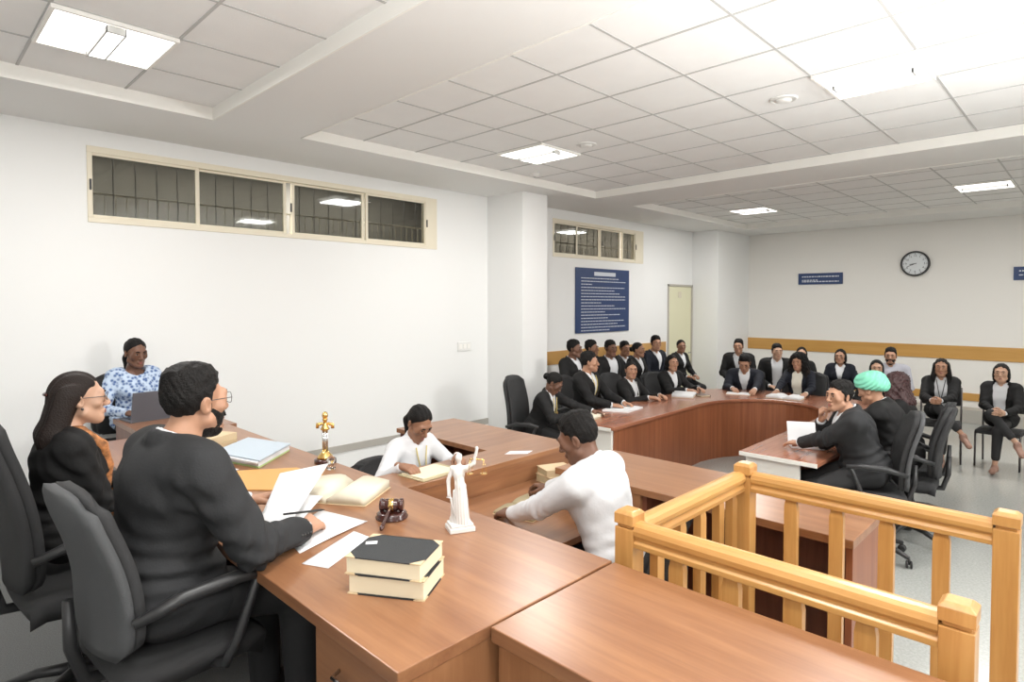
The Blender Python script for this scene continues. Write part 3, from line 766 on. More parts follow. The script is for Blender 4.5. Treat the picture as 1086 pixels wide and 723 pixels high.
def mesh_obj(name, chunks, mats, parent, base, label=None):
    """chunks: list of (V, F, material index); world vertices made relative to base"""
    Vs = []; Fs = []; Mi = []; o = 0
    for V, F, mi in chunks:
        Vs.append(V - np.array(base)); Fs.append(F + o); Mi.append(np.full(len(F), mi)); o += len(V)
    V = np.concatenate(Vs); F = np.concatenate(Fs); Mi = np.concatenate(Mi)
    me = bpy.data.meshes.new(name); me.vertices.add(len(V)); me.vertices.foreach_set('co', V.astype(np.float32).ravel())
    me.loops.add(len(F) * 4); me.polygons.add(len(F))
    me.loops.foreach_set('vertex_index', F.astype(np.int32).ravel()); me.polygons.foreach_set('loop_start', np.arange(0, 4 * len(F), 4, dtype=np.int32))
    for m in (mats if isinstance(mats, (list, tuple)) else [mats]): me.materials.append(M[m])
    me.polygons.foreach_set('material_index', Mi.astype(np.int32)); me.polygons.foreach_set('use_smooth', np.ones(len(F), bool))
    me.update(calc_edges=True)
    ob = bpy.data.objects.new(name, me); COL.objects.link(ob)
    if parent: ob.parent = parent
    if label: ob['label'] = label
    return ob
def rotz(a): c, s = math.cos(a), math.sin(a); return np.array([[c, -s, 0], [s, c, 0], [0, 0, 1.]])
def rotx(a): c, s = math.cos(a), math.sin(a); return np.array([[1., 0, 0], [0, c, -s], [0, s, c]])
def roty(a): c, s = math.cos(a), math.sin(a); return np.array([[c, 0, s], [0, 1., 0], [-s, 0, c]])
def nrm(v): v = np.array(v, float); return v / max(np.linalg.norm(v), 1e-9)
def ik(S, T, a, b, pole):
    S, T = np.array(S, float), np.array(T, float); d = T - S; L = np.linalg.norm(d); L2 = min(L, (a + b) * .995); u = d / L; T = S + u * L2
    x = (a * a - b * b + L2 * L2) / (2 * L2); y = math.sqrt(max(a * a - x * x, 0)); p = np.array(pole, float); p = nrm(p - u * (p @ u))
    return S + u * x + p * y, T
def lumps(f, amp, ph=0):
    return lambda x, y, z: amp * np.sin(x * f + 1.3 + ph) * np.sin(y * f * 1.1 + .7) * np.sin(z * f * .9 + ph) + amp * .5 * np.sin(x * f * 2.1 + z * f) * np.sin(y * f * 1.9 - z * f * .7 + ph)
def folds(amp):
    return lambda x, y, z: amp * np.sin(z * 62 + 9 * np.sin(x * 7 + y * 5) + x * 25) * (.6 + .4 * np.sin(y * 21 + x * 13))

def hand(wr, d, n, side, curl, sc=1.0, h=.0045, thumb=.5, spread=1.0):
    """wr wrist, d finger direction, n direction the palm faces, side=+1 thumb on d x n side"""
    d = nrm(d); n = np.array(n, float); n = nrm(n - d * (n @ d)); s = np.cross(d, n) * side
    f = Field(); P = lambda a, b, c: np.array(wr) + sc * (a * d + b * s + c * n)
    f.rc(P(-.05, 0, 0), P(.005, 0, 0), .024 * sc, .022 * sc, .01)
    for b0, b1 in ((-.012, -.028), (-.004, -.009), (.004, .010), (.012, .027)): f.rc(P(.0, b0, 0), P(.082, b1 * spread, -.002), .0165 * sc, .0125 * sc, .012)
    f.el(P(.03, .022, .010), np.array([.03, .017, .015]) * sc, np.stack([d, s, n], 1), .012)
    Ls = (.066, .082, .088, .078)
    for b, L, q in zip((-.029, -.010, .0105, .029), Ls, (1.1, 1.03, 1.0, .92)):
        a = 0; p = np.array([.084, b * spread, -.002]); fan = b * spread * 3.0; c = curl * q if not isinstance(curl, (list, tuple)) else curl[0] * q
        for seg, (fr, r0, r1) in enumerate(((.46, .0105, .0095), (.30, .0095, .0085), (.24, .0085, .0072))):
            a += c * (.9, 1.1, .7)[seg]; nx = p + L * fr * np.array([math.cos(a), fan * math.cos(a) * .35, math.sin(a)])
            f.rc(P(*p), P(*nx), r0 * sc, r1 * sc, .004); p = nx
    p0 = np.array([.018, .026, .008]); p1 = np.array([.050, .050 - .012 * thumb, .018 + .02 * thumb]); p2 = p1 + np.array([.030, .012 - .026 * thumb, .004 + .014 * thumb]); p3 = p2 + np.array([.022, .004 - .016 * thumb, .006 * thumb])
    f.rc(P(*p0), P(*p1), .0155 * sc, .012 * sc, .008); f.rc(P(*p1), P(*p2), .0115 * sc, .0105 * sc, .003); f.rc(P(*p2), P(*p3), .0105 * sc, .008 * sc, .003)
    return f.mesh(h)

def person(label, top, face, look=None, lean=5, sex='m', skin='skin_brown', outfit='suit', hair='short', lh=None, rh=None, floor=0.0, hc_=(.0045, .011), sc=1.0,
           suit='suit_black', shirt='shirt_white', haircol='hair_black', beard=0, glasses=False, group=None, lanyard=None, legs='sit', nod=0, roll=0, tiltside=0,
           hand_dirs=(None, None), palm=(None, None), curl=(.35, .35), open_=False, tucked=True, feet=True, seat_floor=None, knee_spread=1.0, scarf=None, torso=1.0, wide=1.0):
    hh, h = hc_; fem = sex == 'f'
    top = np.array(top, float); face = R(face); look = face if look is None else R(look)
    fw = np.array([math.cos(face), math.sin(face), 0]); rt0 = np.array([fw[1], -fw[0], 0]); up0 = np.array([0, 0, 1.])
    la = R(lean); u = up0 * math.cos(la) + fw * math.sin(la); f_ = fw * math.cos(la) - up0 * math.sin(la)
    ts = R(tiltside); r_ = rt0 * math.cos(ts) - u * math.sin(ts); u = rt0 * math.sin(ts) + u * math.cos(ts)
    Tm = np.stack([r_, f_, u], 1)
    hs = sc * (.96 if fem else 1.0)
    Rh = rotz(look - PI / 2) @ roty(R(roll)) @ rotx(-R(nod)); 
    hc = top - Rh @ np.array([0, -.015, .128]) * hs
    N = hc - up0 * .080 * hs - u * .052 * hs - f_ * .03 * hs      # top of the chest
    Lt = .50 * sc * (.93 if fem else 1) * torso; ws = sc * (.86 if fem else 1.0) * wide
    pel = N - u * Lt
    Z = Lt / .50
    B = lambda x, y, z: pel + Tm @ np.array([x * ws, y * ws, z * Z])
    base = (pel[0], pel[1], floor)
    root = empty('person', base, 0, label, 'person', group)
    H = lambda x, y, z: hc + hs * (Rh @ np.array([x, y, z]))
    he = lambda F, c, r, k=.01, sub=False, Rl=None: F.el(H(*c), np.array(r) * hs, Rh if Rl is None else Rh @ Rl, k, sub)
    hr = lambda F, a, b, ra, rb=None, k=.01, sub=False: F.rc(H(*a), H(*b), ra * hs, (ra if rb is None else rb) * hs, k, sub)
    # ---- limbs
    shl = {s: B(s * (.192 if not fem else .174), -.012, .438) for s in (-1, 1)}
    ua, fa = .285 * sc * (.93 if fem else 1), .255 * sc * (.93 if fem else 1)
    tg = {-1: lh, 1: rh}; elb = {}; wri = {}
    for s in (-1, 1):
        t = tg[s]
        if t is None: t = pel + fw * .27 * sc + rt0 * s * .11 * sc + up0 * .085
        pole = -up0 * 1.0 + rt0 * s * .75 - fw * .35
        elb[s], wri[s] = ik(shl[s], t, ua, fa, pole)
    hips = {s: pel + r_ * s * .085 * ws + u * .03 for s in (-1, 1)}
    knee = {}; ank = {}
    fl = floor
    for s in (-1, 1):
        if legs == 'sit':
            kx = hips[s] + fw * .42 * sc + rt0 * s * .05 * knee_spread
            kz = max(min(pel[2] - .01, fl + .52 * sc), fl + .40); kx[2] = kz
            knee[s] = kx; a = kx + fw * .02; a[2] = fl + .075; ank[s] = a
        elif legs == 'perch':       # perched on the edge of a bench
            kx = hips[s] + fw * .21 * sc + rt0 * s * .02; kx[2] = fl + .47; knee[s] = kx; a = kx + fw * .01; a[2] = fl + .075; ank[s] = a
        elif legs == 'cross':       # one leg crossed over the other
            if s == 1:
                kx = hips[s] + fw * .40 * sc - rt0 * .05; kx[2] = pel[2] + .13; knee[s] = kx
                ank[s] = kx + fw * .10 - rt0 * .26 - up0 * .30
            else:
                kx = hips[s] + fw * .42 * sc + rt0 * .03; kx[2] = fl + .49; knee[s] = kx; a = kx + fw * .02 + rt0 * .02; a[2] = fl + .075; ank[s] = a
        else:                       # standing
            knee[s] = hips[s] + fw * .03; knee[s][2] = fl + .5 * (pel[2] - fl) * 1.02
            a = hips[s] + fw * .0; a[2] = fl + .075; ank[s] = a
    # ---- body: one skin mesh
    F = Field()
    he(F, (0, -.012, .035), (.073, .092, .084), .02); he(F, (0, .030, -.032), (.056, .058, .074), .03)
    he(F, (0, .070, -.090), (.026, .020, .018), .03)
    for s in (-1, 1):
        hr(F, (s * .050, .012, -.055), (s * .012, .066, -.090), .022, .020, .02)
        he(F, (s * .044, .060, -.016), (.022, .020, .018), .02)
        he(F, (s * .030, .070, .008), (.026, .022, .018), .02)
    hr(F, (-.036, .078, .032), (.036, .078, .032), .014, .014, .018)
    for s in (-1, 1): he(F, (s * .031, .101, .011), (.017, .013, .011), .012, True)
    hr(F, (0, .088, .016), (0, .109, -.024), .0085, .0125, .010)
    for s in (-1, 1): he(F, (s * .0125, .098, -.029), (.0095, .011, .008), .006)
    he(F, (0, .088, -.058), (.024, .012, .014), .010)
    hr(F, (-.020, .0965, -.060), (.020, .0965, -.060), .0030, .0030, .004, True)
    for s in (-1, 1):
        Re = rotz(s * R(-20)) @ roty(s * R(8))
        he(F, (s * .077, -.008, -.002), (.009, .019, .031), .005, False, Re); he(F, (s * .086, -.002, .0), (.006, .010, .018), .005, True, Re)
    nb = B(0, -.015, .49)
    F.rc(H(0, -.02, -.045), nb, (.052 if not fem else .044) * hs, (.058 if not fem else .050) * hs, .025)
    F.rc(nb, B(0, -.005, .44), .055 * ws, .06 * ws, .03)
    chunks = [(*F.mesh(hh), 0)]
    G = Field()
    G.el(B(0, 0, .07), np.array([.145, .105, .12]) * ws, Tm, .04); G.el(B(0, 0, .21), np.array([.125, .085, .15]) * ws, Tm, .05); G.el(B(0, .005, .36), np.array([.145, .095, .14]) * ws, Tm, .05)
    G.rc(shl[-1], shl[1], .045 * ws, .045 * ws, .04); G.rc(B(0, 0, .40), nb, .05 * ws, .045 * ws, .03)
    for s in (-1, 1):
        G.rc(shl[s], elb[s], .040 * ws, .034 * ws, .02); G.rc(elb[s], wri[s], .034 * ws, .024 * ws, .02)
        G.rc(hips[s], knee[s], .066 * ws, .046 * ws, .03); G.rc(knee[s], ank[s], .046 * ws, .032 * ws, .02)
    chunks.append((*G.mesh(.014), 0))
    for i, s in enumerate((-1, 1)):
        dd = nrm(wri[s] - elb[s]); hd = hand_dirs[i]
        hd = nrm(dd * .7 + nrm(hd) * .8) if hd is not None else nrm(dd * np.array([1, 1, .15]) + np.array([0, 0, -.06]))
        pn = palm[i] if palm[i] is not None else -up0 * 1.0 - rt0 * s * .25
        sd = np.cross(hd, nrm(np.array(pn) - hd * (np.array(pn) @ hd))); want = -rt0 * s + fw * .3 if palm[i] is None else -rt0 * s + up0 * .6
        chunks.append((*hand(wri[s], hd, pn, 1 if sd @ want > 0 else -1, curl[i], sc * (.92 if fem else 1), max(.0042, hh * .85)), 0))
    mesh_obj('body', chunks, skin, root, base)
    # ---- face details
    for s in (-1, 1):
        T = Matrix.Translation(Vector(H(s * .031, .0785, .010) - np.array(base))) @ Matrix(Rh.tolist()).to_4x4()
        e = MB(); q = hs
        e.ball((0, 0, 0), .0135 * q, .0135 * q, .0066 * q, 10, 8, 0, T); e.ball((0, .0078 * q, -.0004), .0068 * q, .0066 * q, .0068 * q, 10, 8, 1, T)
        e.build('eye', ['eye_white', 'eye_dark'], root)
        m = MB(); m.tube([tuple(H(s * x, y, z) - np.array(base)) for x, y, z in ((.014, .0955, .030), (.028, .0955, .0345), (.042, .087, .032), (.050, .077, .026))], [.0038 * q, .0050 * q, .0042 * q, .0025 * q], 6)
        m.build('eyebrow', haircol, root)
    m = MB()
    for (z, w_, r_z) in ((-.0555, .019, .0042), (-.0645, .017, .0050)):
        m.tube([tuple(H(x * w_, .0995 - .010 * x * x, z + (.0012 * (1 - abs(x)) if z > -.06 else 0)) - np.array(base)) for x in (-1, -.5, 0, .5, 1)], [.001, r_z * hs * .8, r_z * hs, r_z * hs * .8, .001], 6)
    m.build('lips', 'lip_rose', root)
    # ---- clothes
    def torso_shape(F, o, wide=0):
        k = .05
        F.el(B(0, -.005, .055), np.array([.172 + o + (.015 if fem else 0), .135 + o, .135]) * ws, Tm, k)
        F.el(B(0, .0, .20), np.array([.148 + o - (.012 if fem else 0), .112 + o, .17]) * ws, Tm, k)
        F.el(B(0, .006, .345), np.array([.170 + o, .118 + o, .155]) * ws, Tm, k)
        F.el(B(0, -.035, .37), np.array([.165 + o, .085 + o, .12]) * ws, Tm, k)
        sx_ = .148 if not fem else .135; F.rc(B(-sx_, -.014, .440), B(sx_, -.014, .440), (.064 + o) * ws, None, .04)
        for s in (-1, 1):
            F.rc(B(s * .13, -.018, .458), B(s * .055, -.022, .478), (.044 + o * .7) * ws, (.030 + o * .7) * ws, .03)
            if fem: F.el(B(s * .068, .085, .315), np.array([.062 + o * .6, .055 + o * .6, .062]) * ws, Tm, .04)
    def sleeves(F, r0, r1, r2, r3, short=0):
        for s in (-1, 1):
            F.rc(shl[s], elb[s], r0 * ws, r1 * ws, .035)
            we = wri[s] - nrm(wri[s] - elb[s]) * short
            F.rc(elb[s], we, r2 * ws, r3 * ws, .018)
            d = nrm(wri[s] - elb[s]); e = we - d * .004; rr = .075
            F.fn(lambda x, y, z, e=e, d=d, rr=rr: np.maximum(-((x - e[0]) * d[0] + (y - e[1]) * d[1] + (z - e[2]) * d[2]), np.sqrt((x - e[0]) ** 2 + (y - e[1]) ** 2 + (z - e[2]) ** 2) - rr), e - .08, e + .08, .004)
    def neck_hole(F, r): 
        a = B(0, .0, .475); F.rc(a, a + (H(0, -.005, -.05) - a) * 1.4, r * ws, r * ws * 1.15, .012, True)
    def loc(x, y, z):
        px, py, pz = x - pel[0], y - pel[1], z - pel[2]
        return [(px * Tm[0, i] + py * Tm[1, i] + pz * Tm[2, i]) / (Z if i == 2 else ws) for i in range(3)]
    lo, hi = pel - .8, pel + .8
    zb, w0, w1 = (.20, .006, .085) if not open_ else (-.12, .045, .085)
    vw = lambda z: w0 + np.clip((z - zb) / (.5 - zb), 0, 1) ** 1.1 * (w1 - w0)
    def collar(F, r, rad, z0, a0, a1, drop, n=12):
        pts = []
        for i in range(n + 1):
            a = a0 + (a1 - a0) * i / n; fr = .5 + .5 * math.cos(a)   # a=0 is front
            pts.append(B(rad * math.sin(a), -.012 + rad * .95 * math.cos(a), z0 - drop * fr))
        for p, q in zip(pts, pts[1:]): F.rc(p, q, r * ws, None, .006)
    shm = shirt
    if outfit in ('suit', 'shirt', 'kurta', 'sweater'):
        S = Field(); torso_shape(S, .004 if outfit == 'suit' else .012)
        if outfit != 'suit': sleeves(S, .066, .054, .052, .036)
        else: sleeves(S, .050, .044, .042, .0325, -.014)
        neck_hole(S, .060 if outfit != 'kurta' else .085)
        if outfit != 'kurta':
            collar(S, .0095, .064, .534, R(30), R(330), .036); collar(S, .0105, .067, .519, R(24), R(336), .037); collar(S, .0105, .071, .503, R(16), R(344), .037)
        else:
            S.fn(lambda x, y, z: np.maximum(np.abs(loc(x, y, z)[0]) - .07, np.maximum(.40 - loc(x, y, z)[2], -loc(x, y, z)[1])), B(-.1, 0, .38), B(.1, .2, .55), .01)
        if tucked and outfit == 'shirt':
            S.fn(lambda x, y, z: loc(x, y, z)[2] + .0, pel - .35, pel + .35, .006)
        def crease0(x, y, z):
            q = loc(x, y, z); d = folds(.0025)(x, y, z) + .005 * np.exp(-((q[2] - .10) / .10) ** 2) * np.sin(q[2] * 95 + q[0] * 20 + 2 * np.sin(q[0] * 18))
            for s in (-1, 1):
                e = elb[s]; a1 = nrm(wri[s] - shl[s]); r2 = (x - e[0]) ** 2 + (y - e[1]) ** 2 + (z - e[2]) ** 2
                d = d + .006 * np.exp(-r2 / .010) * np.sin(((x - e[0]) * a1[0] + (y - e[1]) * a1[1] + (z - e[2]) * a1[2]) * 140 + (z - e[2]) * 60)
            return d
        if outfit != 'suit': S.disp = crease0
        mesh_obj({'kurta': 'kurta', 'sweater': 'shirt'}.get(outfit, 'shirt'), [(*S.mesh(h), 0)], shm, root, base)
    if outfit == 'suit':
        J = Field(); torso_shape(J, .020); sleeves(J, .070, .060, .057, .0435, .008)
        for s in (-1, 1): J.rc(hips[s] - u * .02, hips[s] * .72 + knee[s] * .28, .098 * ws, .088 * ws, .05) if legs != 'stand' else J.rc(hips[s], hips[s] - up0 * .12, .10 * ws, .098 * ws, .04)
        neck_hole(J, .068)
        J.fn(lambda x, y, z: (lambda q: np.maximum(np.maximum(np.maximum(np.abs(q[0]) - vw(q[2]), .02 - q[1]), zb - q[2]), q[1] - .215))(loc(x, y, z)), lo, hi, .006)
        collar(J, .014, .086, .500, R(58), R(302), .02); collar(J, .013, .082, .515, R(72), R(288), .02); collar(J, .010, .079, .529, R(85), R(275), .02)
        # lapels lie along the opening
        def fy(x, z, o=.020):
            ys = [-1]
            for (cy, cz, rx, ry, rz) in ((-.005, .055, .172 + o, .135 + o, .135), (0, .20, .148 + o, .112 + o, .17), (.006, .345, .170 + o, .118 + o, .155)):
                q = 1 - (x / rx) ** 2 - ((z - cz) * Z / (rz * ws)) ** 2
                if q > 0: ys.append(cy + ry * math.sqrt(q))
            ys.append(-.014 + (.062 + o) * math.sqrt(max(0, 1 - ((z - .435) * Z / ws / (.062 + o)) ** 2)) if abs(z - .435) * Z / ws < .062 + o else -1)
            y = max(ys)
            if fem:
                q = 1 - ((abs(x) - .068) / .07) ** 2 - ((z - .315) * Z / ws / .07) ** 2
                if q > 0: y = max(y, .085 + .067 * math.sqrt(q))
            return y
        zl = max(zb, .05)
        for s in (-1, 1):
            pr = None
            for i in range(9):
                t = i / 8; z = zl + (.47 - zl) * t; x = s * (float(vw(z)) + .012 + .012 * math.sin(PI * t))
                p = B(x, fy(x, z) + .004, z)
                if pr is not None: J.rc(pr, p, (.009 + .006 * math.sin(PI * t)) * ws, None, .006)
                pr = p
        def crease(x, y, z):
            q = loc(x, y, z); d = folds(.0022)(x, y, z) + .0045 * np.exp(-((q[2] - .13) / .09) ** 2) * np.sin(q[2] * 105 + q[0] * 14 + 2 * np.sin(q[0] * 18))
            for s in (-1, 1):
                e = elb[s]; a1 = nrm(wri[s] - shl[s]); r2 = (x - e[0]) ** 2 + (y - e[1]) ** 2 + (z - e[2]) ** 2
                d = d + .0055 * np.exp(-r2 / .010) * np.sin(((x - e[0]) * a1[0] + (y - e[1]) * a1[1] + (z - e[2]) * a1[2]) * 150 + (z - e[2]) * 60)
                e = shl[s] - u * .07; r2 = (x - e[0]) ** 2 + (y - e[1]) ** 2 + (z - e[2]) ** 2; d = d + .004 * np.exp(-r2 / .008) * np.sin(((x - e[0]) * r_[0] + (y - e[1]) * r_[1]) * 110 + (z - e[2]) * 50)
            return d * (1.7 if hh < .0052 else 1.1)
        J.disp = crease
        mesh_obj('jacket', [(*J.mesh(h), 0)], suit, root, base)
        if hh < .006:   # sleeve buttons on the near figures
            for s in (-1, 1):
                d = nrm(wri[s] - elb[s]); sd = nrm(np.cross(d, up0)) * (1 if np.cross(d, up0) @ (-top) > 0 else -1)
                for i in range(4):
                    c = wri[s] - d * (.03 + .017 * i) + sd * (.0445 * ws); m = MB(); m.ball(tuple(c - np.array(base)), .006, n=8, m=6); m.build('sleeve_button', 'plastic_black', root)
    Pn = Field()
    Pn.el(pel + u * .035, np.array([.165, .132, .115]) * ws, Tm, .05)
    for s in (-1, 1):
        Pn.rc(hips[s], knee[s], .084 * ws, .066 * ws, .04); Pn.rc(knee[s], ank[s] + (0 if not (legs == 'cross' and fem) else (knee[s] - ank[s]) * .25), .066 * ws, .050 * ws, .03)
    mesh_obj('trousers', [(*Pn.mesh(max(h, .012)), 0)], 'trouser_black', root, base)
    for s in (-1, 1):
        sf = Field(); a = ank[s]; dwn = -up0; fd = fw
        if legs == 'cross' and s == 1: fd = nrm(fw * .8 - up0 * .5 - rt0 * .4); dwn = nrm(-up0 - fw * .3)
        sf.rc(a + dwn * .03 - fd * .03, a + dwn * .035 + fd * .14, .040 * sc * .9, .036 * sc * .9, .02); sf.rc(a, a + dwn * .03, .042 * ws, .042 * ws, .02)
        mesh_obj('shoe', [(*sf.mesh(.011), 0)], 'shoe_black' if legs != 'cross' else 'sandal_tan', root, base)
    # ---- hair
    Hf = Field(); loch = lambda x, y, z: [((x - hc[0]) * Rh[0, i] + (y - hc[1]) * Rh[1, i] + (z - hc[2]) * Rh[2, i]) / hs for i in range(3)]
    hlo, hhi = hc - .2, hc + .2
    hh2 = max(hh, .005)
    if hair == 'turban':
        he(Hf, (0, -.014, .058), (.104, .124, .098), .01); he(Hf, (0, -.025, .098), (.092, .112, .074), .03); he(Hf, (0, .055, .092), (.06, .062, .060), .04)
        he(Hf, (0, -.10, .035), (.075, .055, .058), .03)
        Hf.fn(lambda x, y, z: (lambda q: q[2] - .016 - .30 * q[1])(loch(x, y, z)), hlo, hhi, .01)
        Hf.disp = lambda x, y, z: .0028 * np.sin((lambda q: q[2] * 170 + np.abs(q[0]) * 160 + q[1] * 60)(loch(x, y, z)))
        mesh_obj('turban', [(*Hf.mesh(hh2), 0)], 'turban_mint', root, base)
    else:
        he(Hf, (0, -.016, .038), (.0795, .097, .0915), .01)
        def facecut(x, y, z):
            q = loch(x, y, z); ax_ = np.abs(q[0]); return q[1] - (.020 + .80 * (q[2] - .022) - .10 * np.maximum(ax_ - .045, 0) + .004 * np.sin(q[0] * 190) + (.012 * np.exp(-(q[0] / .012) ** 2) if fem else 0) * -1)
        Hf.fn(lambda x, y, z: -facecut(x, y, z), hlo, hhi, .016)
        low = {'short': -.052, 'bun': -.075, 'ponytail': -.07}.get(hair, -.11)
        if hair in ('short',):
            Hf.fn(lambda x, y, z: loch(x, y, z)[2] - low + .25 * (loch(x, y, z)[1] + .06), hlo, hhi, .008)
        else:
            Hf.fn(lambda x, y, z: loch(x, y, z)[2] - low, hlo, hhi, .008)
        if hair == 'short':
            for s in (-1, 1): he(Hf, (s * .084, .002, -.012), (.016, .022, .034), .006, True)
            he(Hf, (0, .004, .095), (.055, .064, .040), .03); he(Hf, (0, -.035, .095), (.061, .072, .040), .03)
            for s in (-1, 1): hr(Hf, (s * .0735, .008, .02), (s * .0735, .010, -.018), .007, .004, .006)
            Hf.disp = (lambda a, b: (lambda x, y, z: a(x, y, z) + b(x, y, z)))(lumps(105, .0036), lumps(330, .0011, .6))
        def D(p, dx, dy, dz): return p + rt0 * dx + (fw * math.cos(0)) * dy + up0 * dz
        bk = np.array([math.cos(look), math.sin(look), 0]); brt = np.array([bk[1], -bk[0], 0])
        W_ = lambda p, dx, dy, dz: p + (brt * dx + bk * dy + up0 * dz) * hs
        if hair in ('long', 'curly', 'halfup'):
            q0 = H(0, -.06, .02); 
            for dx in (-.05, 0, .05): Hf.rc(H(dx, -.055, .02), W_(H(dx, -.075, -.05), dx * .3, -.03, -.10), .050 * hs, .048 * hs, .03); Hf.rc(W_(H(dx, -.075, -.05), dx * .3, -.03, -.10), W_(H(dx, -.075, -.05), dx * .2, -.055, -.26), .048 * hs, .022 * hs, .03)
            if hair == 'long':
                for s in (-1, 1): Hf.rc(H(s * .068, .005, .02), W_(H(s * .075, .01, -.06), s * .012, -.01, -.05), .026 * hs, .030 * hs, .02); Hf.rc(W_(H(s * .075, .01, -.06), s * .012, -.01, -.05), W_(H(s * .075, .01, -.06), s * .006, .035, -.20), .030 * hs, .018 * hs, .02)
            Hf.disp = lambda x, y, z: .003 * np.sin((x * brt[0] + y * brt[1]) * 190 + z * 12)
        if hair == 'curly':
            for s in (-1, 1):
                he(Hf, (s * .075, -.02, .01), (.055, .075, .08), .03); Hf.rc(H(s * .085, -.01, -.04), W_(H(s * .09, 0, -.08), s * .045, -.01, -.19), .060 * hs, .050 * hs, .03)
            he(Hf, (0, -.03, .07), (.10, .10, .075), .03)
            Hf.disp = lumps(120, .009)
        if hair == 'bob':
            for s in (-1, 1): he(Hf, (s * .064, -.022, -.03), (.028, .050, .085), .02)
            he(Hf, (0, -.06, -.02), (.07, .055, .08), .03); Hf.disp = lumps(110, .004)
        if hair == 'bun': he(Hf, (0, -.118, .01), (.042, .036, .04), .01); Hf.disp = lambda x, y, z: .0015 * np.sin((x * brt[0] + y * brt[1]) * 260)
        if hair == 'ponytail':
            Hf.rc(H(0, -.10, .02), W_(H(0, -.11, -.04), 0, -.02, -.03), .028 * hs, .034 * hs, .015); Hf.rc(W_(H(0, -.11, -.04), 0, -.02, -.03), W_(H(0, -.11, -.04), 0, -.02, -.24), .034 * hs, .014 * hs, .02)
            Hf.disp = lambda x, y, z: .0018 * np.sin((x * brt[0] + y * brt[1]) * 220)
        mesh_obj('hair', [(*Hf.mesh(hh2), 0)], haircol, root, base)
        if hair == 'halfup':
            m = MB(); m.tube([tuple(H(x, -.118 - .006 * (1 - abs(x) / .03), .035) - np.array(base)) for x in (-.03, -.015, 0, .015, .03)], .007, 8); m.build('hair_clip', 'rosewood', root)
            for s in (-1, 1):
                m = MB(); m.ball(tuple(H(s * .080, .004, -.034) - np.array(base)), .006, n=8, m=6); m.build('earring', 'gunmetal', root)
    if beard:
        Bf = Field(); he(Bf, (0, .029, -.038), (.0625, .0620 + .003 * beard, .076 + .010 * beard), .02); he(Bf, (0, .064, -.098), (.034, .026, .016 + .010 * beard), .02)
        def keep(x, y, z):
            q = loch(x, y, z); side = np.clip((np.abs(q[0]) - .034) / .02, 0, 1); lim = -.040 + .050 * side * np.clip(1 - (q[1] - .0) / .07, 0, 1)
            return q[2] - lim
        Bf.fn(lambda x, y, z: -keep(x, y, z), hlo, hhi, .006); Bf.fn(lambda x, y, z: loch(x, y, z)[1] + .012, hlo, hhi, .004)
        he(Bf, (0, .108, -.060), (.019, .016, .007), .004, True)
        hr(Bf, (-.024, .092, -.052), (0, .102, -.044), .0055, .0065, .004); hr(Bf, (.024, .092, -.052), (0, .102, -.044), .0055, .0065, .004)
        Bf.disp = lumps(260, .0015)
        mesh_obj('beard', [(*Bf.mesh(hh2), 0)], haircol, root, base)
    if glasses:
        g = MB(); L_ = lambda x, y, z: tuple(H(x, y, z) - np.array(base))
        for s in (-1, 1):
            g.tube([L_(s * .033 + .023 * math.cos(a), .108 - .010 * abs(math.cos(a)), .009 + .0185 * math.sin(a)) for a in [2 * PI * i / 18 for i in range(18)]], .0013, 6, closed=True)
            g.tube([L_(s * .056, .100, .012), L_(s * .072, .06, .014), L_(s * .078, .0, .014), L_(s * .079, -.02, .0)], .0015, 6)
        g.tube([L_(-.011, .107, .012), L_(0, .112, .015), L_(.011, .107, .012)], .0013, 6)
        g.build('glasses', 'gunmetal', root)
    if lanyard:
        m = MB(); fz = lambda x, z: B(x, max(.124 * math.sqrt(max(0, 1 - (x / .18) ** 2 - ((z - .345) / .19) ** 2)), .075) + .012 + (.055 if fem and z < .38 else .0) * max(0, 1 - abs(z - .315) / .09), z)
        for s in (-1, 1): m.tube([tuple(fz(s * .055 * t, .19 + .29 * t) - np.array(base)) for t in (0, .2, .4, .6, .8, 1)], .0045, 6)
        m.build('lanyard', lanyard, root)
    if scarf:
        m = Field()
        for s in (-1, 1):
            p = [B(s * .075, .03, .50), B(s * .075, .125, .43), B(s * .05, .165, .33), B(s * .045, .165, .18), B(s * .05, .16, .08)]
            for a, c in zip(p, p[1:]): m.rc(a, c, .022, .024, .01)
        m.rc(B(-.075, .03, .50), B(0, -.08, .51), .02, .02, .01); m.rc(B(.075, .03, .50), B(0, -.08, .51), .02, .02, .01)
        mesh_obj('scarf', [(*m.mesh(.01), 0)], scarf, root, base)
    return root, dict(pel=pel, wri=wri, elb=elb, hc=hc)

# ---------------------------------------------------------------- people
NEAR, MID, CONF, FAR = (.0042, .0095), (.005, .011), (.0062, .014), (.0075, .017)
def chair_for(info, face, floor, top, label, dx=0, dy=0, **k):
    p = info['pel']; fx, fy = math.cos(R(face)), math.sin(R(face))
    return office_chair(p[0] - .02 * fx + dx, p[1] - .02 * fy + dy, face, p[2] - .115, top, label, floor, **k)
_, I = person('bearded man in black suit and glasses reading papers at the raised bench', (.745, 2.33, 1.776), 4, 13, lean=11, skin='skin_tan', lh=(1.03, 2.53, 1.175), rh=(1.075, 2.15, 1.145), floor=DZ, hc_=NEAR, sc=1.06, wide=1.12, suit='suit_grey', beard=1, glasses=True,
              curl=(.55, .6), hand_dirs=((.9, -.1, .1), (.75, .6, .1)), palm=((.1, -.6, -.75), (-.2, .45, -.85)))
chair_for(I, 5, DZ, 1.43, 'grey mesh swivel chair behind the bearded man in the black suit', width=.50, dx=.06)
